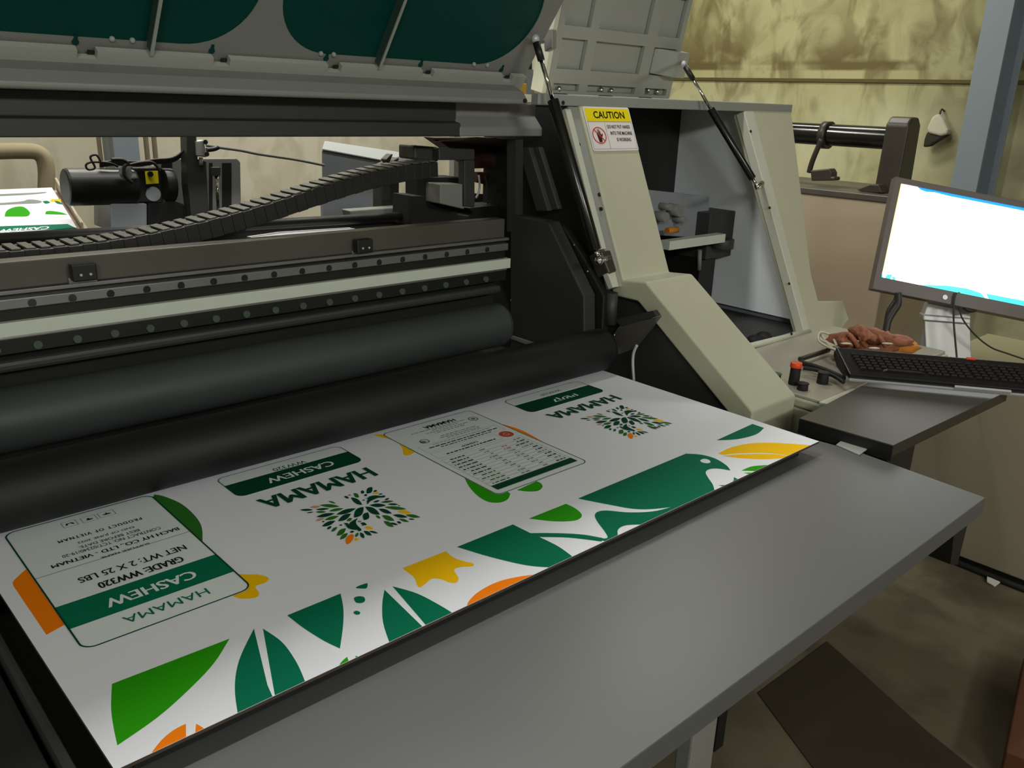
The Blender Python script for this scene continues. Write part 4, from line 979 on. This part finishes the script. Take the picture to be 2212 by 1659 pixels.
for (ax_, ay_), (bx_, by_), (cx_, cy_) in (((895,375),(770,410),(920,412)),((750,415),(635,450),(775,455)),((595,455),(480,488),(622,495))):
    p = aZ(*Z1(ax_,ay_),BT); q = aZ(*Z1(bx_,by_),BT); r = aZ(*Z1(cx_,cy_),BT)
    w_ = abs(p.x-q.x); h_ = abs(p.y-r.y); X0 = q.x; Y1_ = (p.y+q.y)/2; Y0_ = Y1_-h_
    rr_line(lb, M['ink_grey'], X0, X0+w_, Y0_, Y1_, .0015, .0008, 6)
    lb.use(ib); k_ = int(ax_)
    if k_ > 800: sh = [(.2,.5),(.35,.35),(.65,.35),(.8,.5),(.55,.55),(.52,.75),(.48,.75),(.45,.55)]
    elif k_ > 700: sh = [(.25,.35),(.45,.3),(.7,.35),(.75,.5),(.55,.5),(.5,.7),(.35,.65),(.4,.5)]
    else: sh = [(.2,.4),(.3,.3),(.4,.4),(.35,.55),(.45,.55),(.6,.55),(.65,.4),(.75,.3),(.8,.45),(.7,.65),(.3,.65)]
    lb.face([Vector((X0+w_*a_, Y0_+h_*b2, BT+.0015)) for a_, b2 in sh])
lb.build('grade_label', None, pb)

# front labels of the two cartons: rounded box, band, brand word
def front_label(name, x0, x1, y0, y1, yband):
    m_ = MB(); rr_face(m_, M['label_white'], x0, x1, y0, y1, .018, 3)
    rr_face(m_, D, x0, x1, y0, yband, .018, 4, (1,0,0,1)); rr_line(m_, D, x0, x1, y0, y1, .018, .0016, 6)
    return m_
A2 = [aZ(*Z2(x,y),BT) for x,y in ((120,350),(1090,90),(1265,205),(310,490),(195,400),(1140,137))]
fx0, fx1 = (A2[3].x+A2[0].x)/2-.008, A2[2].x+.002; fy0, fy1 = (A2[3].y+A2[2].y)/2-.002, (A2[0].y+A2[1].y)/2+.003; fyb = (A2[4].y+A2[5].y)/2
l2 = front_label('front_label', fx0, fx1, fy0, fy1, fyb)
line_text(l2, D, 'WW320', (800,206), (537,272), (815,229), 6, -.005, Z2)
line_text(l2, M['label_white'], 'CASHEW', (1012,214), (478,352), (1040,250), 6, .02, Z2)
l2.build('front_label', None, pb)
w2 = MB(); line_text(w2, D, 'HAMAMA', (1288,264), (418,522), (1393,324), 6, .026, Z2); w2.build('brand_lettering', None, pb)
Z9 = lambda x, y: (1060+x/5.53, 640+y/5.53)
A4 = [aZ(*Z9(x,y),BT) for x,y in ((178,1255),(1060,1015),(1360,1135),(500,1388),(300,1310),(1180,1060))]
gx0, gx1 = (A4[3].x+A4[0].x)/2-.008, A4[2].x+.002; gy0, gy1 = (A4[3].y+A4[2].y)/2-.002, (A4[0].y+A4[1].y)/2+.003; gyb = (A4[4].y+A4[5].y)/2
l4 = front_label('front_label', gx0, gx1, gy0, gy1, gyb)
line_text(l4, M['ink_grey'], 'WW320', (815,1118), (578,1180), (830,1140), 6, -.005, Z9)
line_text(l4, M['label_white'], '\u05d5\u05d9\u05e9\u05e7', (985,1165), (690,1235), (1020,1205), 6, .02, Z9)
l4.build('front_label', None, pb)
w4 = MB(); line_text(w4, D, 'HAMAMA', (1435,1185), (650,1420), (1580,1232), 6, .026, Z9); w4.build('brand_lettering', None, pb)

# leaf tree emblem: each leaf from tip to tip, width, ink
LEAVES = [(60,572,290,568,38,'D'),(170,622,300,604,20,'D'),(230,525,415,515,44,'T'),(330,565,570,548,36,'D'),(395,488,745,512,56,'L'),(550,420,675,458,28,'L'),
(555,590,810,545,48,'L'),(330,605,515,605,38,'L'),(340,690,660,630,62,'D'),(480,742,730,675,58,'L'),(330,755,485,712,44,'T'),(435,852,670,755,70,'D'),(680,650,1020,545,74,'D'),
(712,762,935,635,88,'D'),(520,900,605,850,42,'D'),(595,942,700,862,52,'L'),(688,1010,850,885,88,'L'),(742,1075,882,965,66,'L'),(985,700,1150,520,130,'D'),(932,358,1128,485,80,'D'),
(1175,515,1430,652,98,'D'),(1250,490,1535,492,62,'D'),(1405,552,1635,632,66,'D'),(1500,520,1885,556,56,'L'),(1310,440,1430,408,34,'D'),(1435,440,1665,420,40,'L'),(1505,400,1590,372,30,'D'),
(1560,472,1745,476,34,'D'),(1730,496,1780,500,16,'L'),(1645,655,1905,695,56,'D'),(1865,655,2120,695,54,'L'),(1460,665,1678,755,80,'L'),(1750,722,1925,775,44,'L'),(1490,760,1665,862,72,'L'),(1600,790,1738,826,36,'D'),
(1715,770,1795,798,40,'D'),(1912,722,2025,735,24,'D'),(1155,745,1225,612,118,'D'),(1355,665,1440,715,44,'L'),(1098,795,1205,822,52,'D'),(1120,845,1160,815,16,'D'),
(1150,930,1290,1005,62,'D'),(1240,930,1395,968,34,'D'),(1090,955,1160,1055,64,'D'),(1005,1035,1062,958,50,'L'),(912,950,992,938,36,'D'),(1200,290,1300,180,96,'D'),(1095,262,1165,268,58,'D'),
(978,285,1072,358,66,'L'),(815,338,902,370,38,'D'),(1310,255,1385,238,30,'D'),(1400,305,1475,294,22,'D'),(1155,322,1215,315,38,'D'),(860,760,955,712,52,'L'),(730,832,790,828,26,'D'),(435,772,488,768,24,'D'),(1125,405,1172,402,20,'D'),
(1045,765,1115,770,30,'g'),(880,318,940,316,22,'g')]
FRUIT = [([(842,1080),(870,1030),(920,995),(965,985,1),(980,1020),(965,1080),(920,1135),(872,1162,1),(848,1130)],Or),([(1740,600),(1790,575),(1870,580),(1960,618,1),(1910,640),(1820,632)],Ye),
([(1182,860),(1235,852),(1285,870),(1312,905,1),(1260,908),(1205,895)],Ye),([(1300,300,1),(1340,270),(1405,262,1),(1390,298)],Ye),([(990,1075),(1030,1055),(1068,1078),(1020,1100)],Ye)]
BIRDS = [[(1160,375,1),(1210,372),(1260,340),(1350,325),(1450,335),(1490,325),(1528,340,1),(1490,362),(1400,368),(1320,400),(1260,430),(1215,482,1),(1205,430),(1225,385,1)],
[(810,795,1),(880,798,1),(895,820),(930,780),(985,745),(1055,712,1),(1020,770),(1030,820),(1070,865),(1110,900,1),(1105,930),(1060,942,1),(1045,918),(960,910),(880,880),(850,840)]]
def emblem(off, sx=1.0):
    e = MB(); base = aZ(*Z8(1150,500),BT)
    def pt(x, y, lay):
        q = aZ(*Z8(x, y), BT); return Vector((base.x+(q.x-base.x)*sx+off[0], base.y+(q.y-base.y)*sx+off[1], BT+.00025*lay))
    inks = {'D': D, 'L': Ld, 'T': M['ink_tan'], 'g': M['ink_grey']}
    for x1, y1, x2, y2, w_, c in LEAVES:
        e.use(inks[c]); dx, dy = x2-x1, y2-y1; L_ = math.hypot(dx, dy); nx, ny = -dy/L_, dx/L_; P = []
        for k in range(7): t = k/6; o_ = math.sin(math.pi*t)**.9*w_/2; P.append((x1+dx*t+nx*o_, y1+dy*t+ny*o_))
        for k in range(5,0,-1): t = k/6; o_ = math.sin(math.pi*t)**.9*w_/2; P.append((x1+dx*t-nx*o_, y1+dy*t-ny*o_))
        e.face([pt(x, y, 3) for x, y in P])
    for pl, m_ in FRUIT: e.use(m_); e.face([pt(p.x, p.y, 4) for p in spline(pl)])
    for pl in BIRDS: e.use(D); e.face([pt(p.x, p.y, 5) for p in spline(pl, 4)])
    return e.build('tree_emblem', None, pb)
emblem((0,0))
e1L, e2L = aZ(648,1102.5,BT), aZ(1254.5,906.5,BT); e1R, e2R = aZ(908,1118,BT), aZ(1451.5,913,BT); e1B, e2B = aZ(750.5,1176.5,BT), aZ(1362.5,949.5,BT)
eoff = ((e2L.x+e2R.x+e2B.x-e1L.x-e1R.x-e1B.x)/3, (e2L.y+e2R.y+e2B.y-e1L.y-e1R.y-e1B.y)/3)
print('emblem offset', eoff, e2L-e1L, e2R-e1R, e2B-e1B)
emblem(eoff)

# small-print information label
C3 = [aZ(*Z3(x,y),BT) for x,y in ((140,340),(960,125),(2035,620),(1240,938))]
print('info', C3)
ix0 = (C3[0].x+C3[3].x)/2-.006; ix1 = (C3[1].x+C3[2].x)/2+.006; iy1 = (C3[0].y+C3[1].y)/2+.003; iy0 = (C3[2].y+C3[3].y)/2
ib_ = MB(); rr_face(ib_, M['label_white'], ix0, ix1, iy0, iy1, .016, 3); rr_line(ib_, D, ix0, ix1, iy0, iy1, .016, .0018, 6)
IW, IH = ix1-ix0, iy1-iy0
def ip(u, v): return Vector((ix1-IW*u, iy1-IH*v, BT+.0015))   # u from the label's own left, v from its foot
def itext(m, t, u0, u1, v, h, bold=0.0): ib_.use(m); put_text(ib_, t, ip(u0, v), (-IW*(u1-u0),0,0), (0,-IH*h,0), bold)
def iquad(m, u0, u1, v0, v1, z=0): ib_.use(m); ib_.face([ip(a,b)+Vector((0,0,z)) for a,b in ((u0,v0),(u1,v0),(u1,v1),(u0,v1))])
itext(ib, 'HAMAMA', .27, .62, .055, .038, .03)
rnd = random.Random(4)
def squig(u0, u1, v, h, m=None):   # a line too small to read: short dashes
    u = u0
    while u < u1-.01:
        w_ = rnd.uniform(.018,.06); iquad(m or M['ink_grey'], u, min(u+w_,u1), v, v+h); u += w_+.012
for u0,u1,v in ((.30,.60,.125),(.22,.68,.15),(.28,.62,.172),(.20,.80,.105)): squig(u0,u1,v,.007)
for u0,u1,v in ((.22,.62,.225),(.20,.66,.246),(.22,.60,.265)): squig(u0,u1,v,.007)
ib_.use(M['ink_grey'])
def disc(u, v, r, m, z=0, r2=0):
    ib_.use(m); c = ip(u, v)+Vector((0,0,z)); n_ = 20
    if r2:
        for i in range(n_):
            a, b2 = 2*math.pi*i/n_, 2*math.pi*(i+1)/n_
            ib_.face([c+Vector((math.cos(t)*q,math.sin(t)*q,0)) for t,q in ((a,r),(b2,r),(b2,r2),(a,r2))])
    else: ib_.face([c+Vector((math.cos(2*math.pi*i/n_)*r,math.sin(2*math.pi*i/n_)*r,0)) for i in range(n_)])
disc(.12,.13,.013,M['ink_grey'],0,.010); disc(.12,.13,.006,M['ink_grey'])
disc(.80,.235,.012,M['ink_grey'],0,.009); disc(.82,.24,.007,M['ink_grey'])
def ibox(u0,u1,v0,v1,m,w=.0006):
    for a,b_2,c,d in ((u0,u1,v0,v0+w/IH),(u0,u1,v1-w/IH,v1),(u0,u0+w/IW,v0,v1),(u1-w/IW,u1,v0,v1)): iquad(m,a,b_2,c,d)
ibox(.06,.93,.285,.375,M['ink_grey']); squig(.15,.80,.30,.006); squig(.10,.86,.325,.010,ib); squig(.20,.78,.35,.008,ib)
ibox(.22,.93,.395,.475,M['ink_grey']); itext(ib,'BEST BEFORE JUNE 2022'.replace('BEST BEFORE JUNE 2022','CASHEW'),.44,.62,.41,.018,.02); squig(.28,.82,.445,.011,ib)
disc(.13,.435,.018,M['ink_red'],0,.008); disc(.13,.435,.006,M['ink_red'])
ibox(.06,.94,.50,.955,M['ink_grey'])
for r_ in range(11):
    v = .515+r_*.036
    iquad(M['ink_grey'], .06, .94, v+.026, v+.028)
    squig(.09,.16+rnd.uniform(0,.08),v+.004,.010,ib if r_%3 else M['ink_grey'])
    if r_ > 0: squig(.30,.34+rnd.uniform(0,.05),v+.004,.009,M['ink_red'] if r_ < 3 else M['ink_grey'])
    squig(.50,.54+rnd.uniform(0,.05),v+.004,.010,M['ink_grey'])
    squig(.72,.86+rnd.uniform(0,.06),v+.004,.010,Ld if r_ > 6 else ib)
iquad(D,.06,.94,.905,.955,.0003)
squig(.08,.20,.915,.010,M['label_white']); squig(.08,.24,.935,.010,M['label_white']); squig(.76,.90,.915,.012,M['label_white']); squig(.72,.92,.935,.010,M['label_white'])
for v_ in ib_.bm.verts: pass
ib_.build('information_label', None, pb)

# the board on the rear feed, seen through the gap
p2 = thing('printed_board', (.45,2.9,1.1), 'second white board with green cashew print, slanting behind the printer at the far left', 'printed board')
R0, R1 = Vector((-.9,2.45,1.235)), Vector((-.9,3.15,1.345))
rn = Vector((0,-(R1.z-R0.z),(R1.y-R0.y))).normalized()
def aR(x, y, h=0): return aP(x, y, R0, rn)+rn*h
e0_, e1_ = aR(166,492), aR(112,405)
rb = MB().use(M['kraft']); cs_ = [Vector((-.9,e0_.y,e0_.z)), e0_, e1_, Vector((-.9,e1_.y,e1_.z))]
rb.prism([c-rn*.006 for c in cs_], rn*.0055); rb.use(M['paper']); rb.prism([c-rn*.0005 for c in cs_], rn*.0005)
rb.build('board', None, p2)
rp_ = MB()
def ra(m, pts, lay=1): rp_.use(m); rp_.face([aR(p.x, p.y, .0004*lay) for p in spline(pts)])
ra(Lf, [(10,468,1),(14,456),(30,448),(50,447),(64,458),(62,466),(52,468,1)]); ra(Lf, [(98,463,1),(100,457),(112,456),(132,459),(146,464,1)])
ra(G, [(-90,492,1),(-90,502,1),(166,494,1),(146,484,1),(120,485,1)]); ra(G, [(92,435,1),(102,434),(108,438),(98,440)]); ra(G, [(118,434),(128,436),(137,442,1),(124,440)])
ra(M['ink_grey'], [(-60,442,1),(40,436),(62,431),(88,434),(84,439),(40,441),(-60,446,1)]); ra(M['ink_grey'], [(-60,422,1),(60,417),(98,415),(92,418),(40,422),(-60,426,1)])
ra(Ye, [(108,436,1),(112,431),(131,430,1),(132,436,1)])
rp_.use(M['label_white']); a_, b2 = aR(108,489,.001), aR(0,496,.001); put_text(rp_, 'CASHEW', a_, b2-a_, (aR(106,493,.001)-a_)*1.6, .03)
rp_.build('board_print', None, p2)
ft = thing('rear_feed_table', (.3,2.8,0), 'grey-brown slanted feed table under the second board behind the printer', 'table')
MB().prism([Vector((-.9,e0_.y-.02,e0_.z))-rn*.012, e0_-rn*.012+Vector((.03,-.02,0)), e1_-rn*.012+Vector((.03,.02,0)), Vector((-.9,e1_.y+.02,e1_.z))-rn*.012], rn*-.02).build('table_top', M['brownplate'], ft)
MB().prism([e0_+Vector((.012,0,-.01)), e1_+Vector((.012,.0,-.01)), e1_+Vector((.012,0,.03)), e0_+Vector((.012,0,.01))], (.006,0,0)).build('side_rail', M['brownplate'], ft)
for x in (-.8, e0_.x-.05): MB().box((x-.02,2.6,0),(x+.02,2.64,e0_.z-.03)).build('leg', M['dark'], ft); MB().box((x-.02,3.0,0),(x+.02,3.04,e0_.z+.02)).build('leg', M['dark'], ft)

unshift()
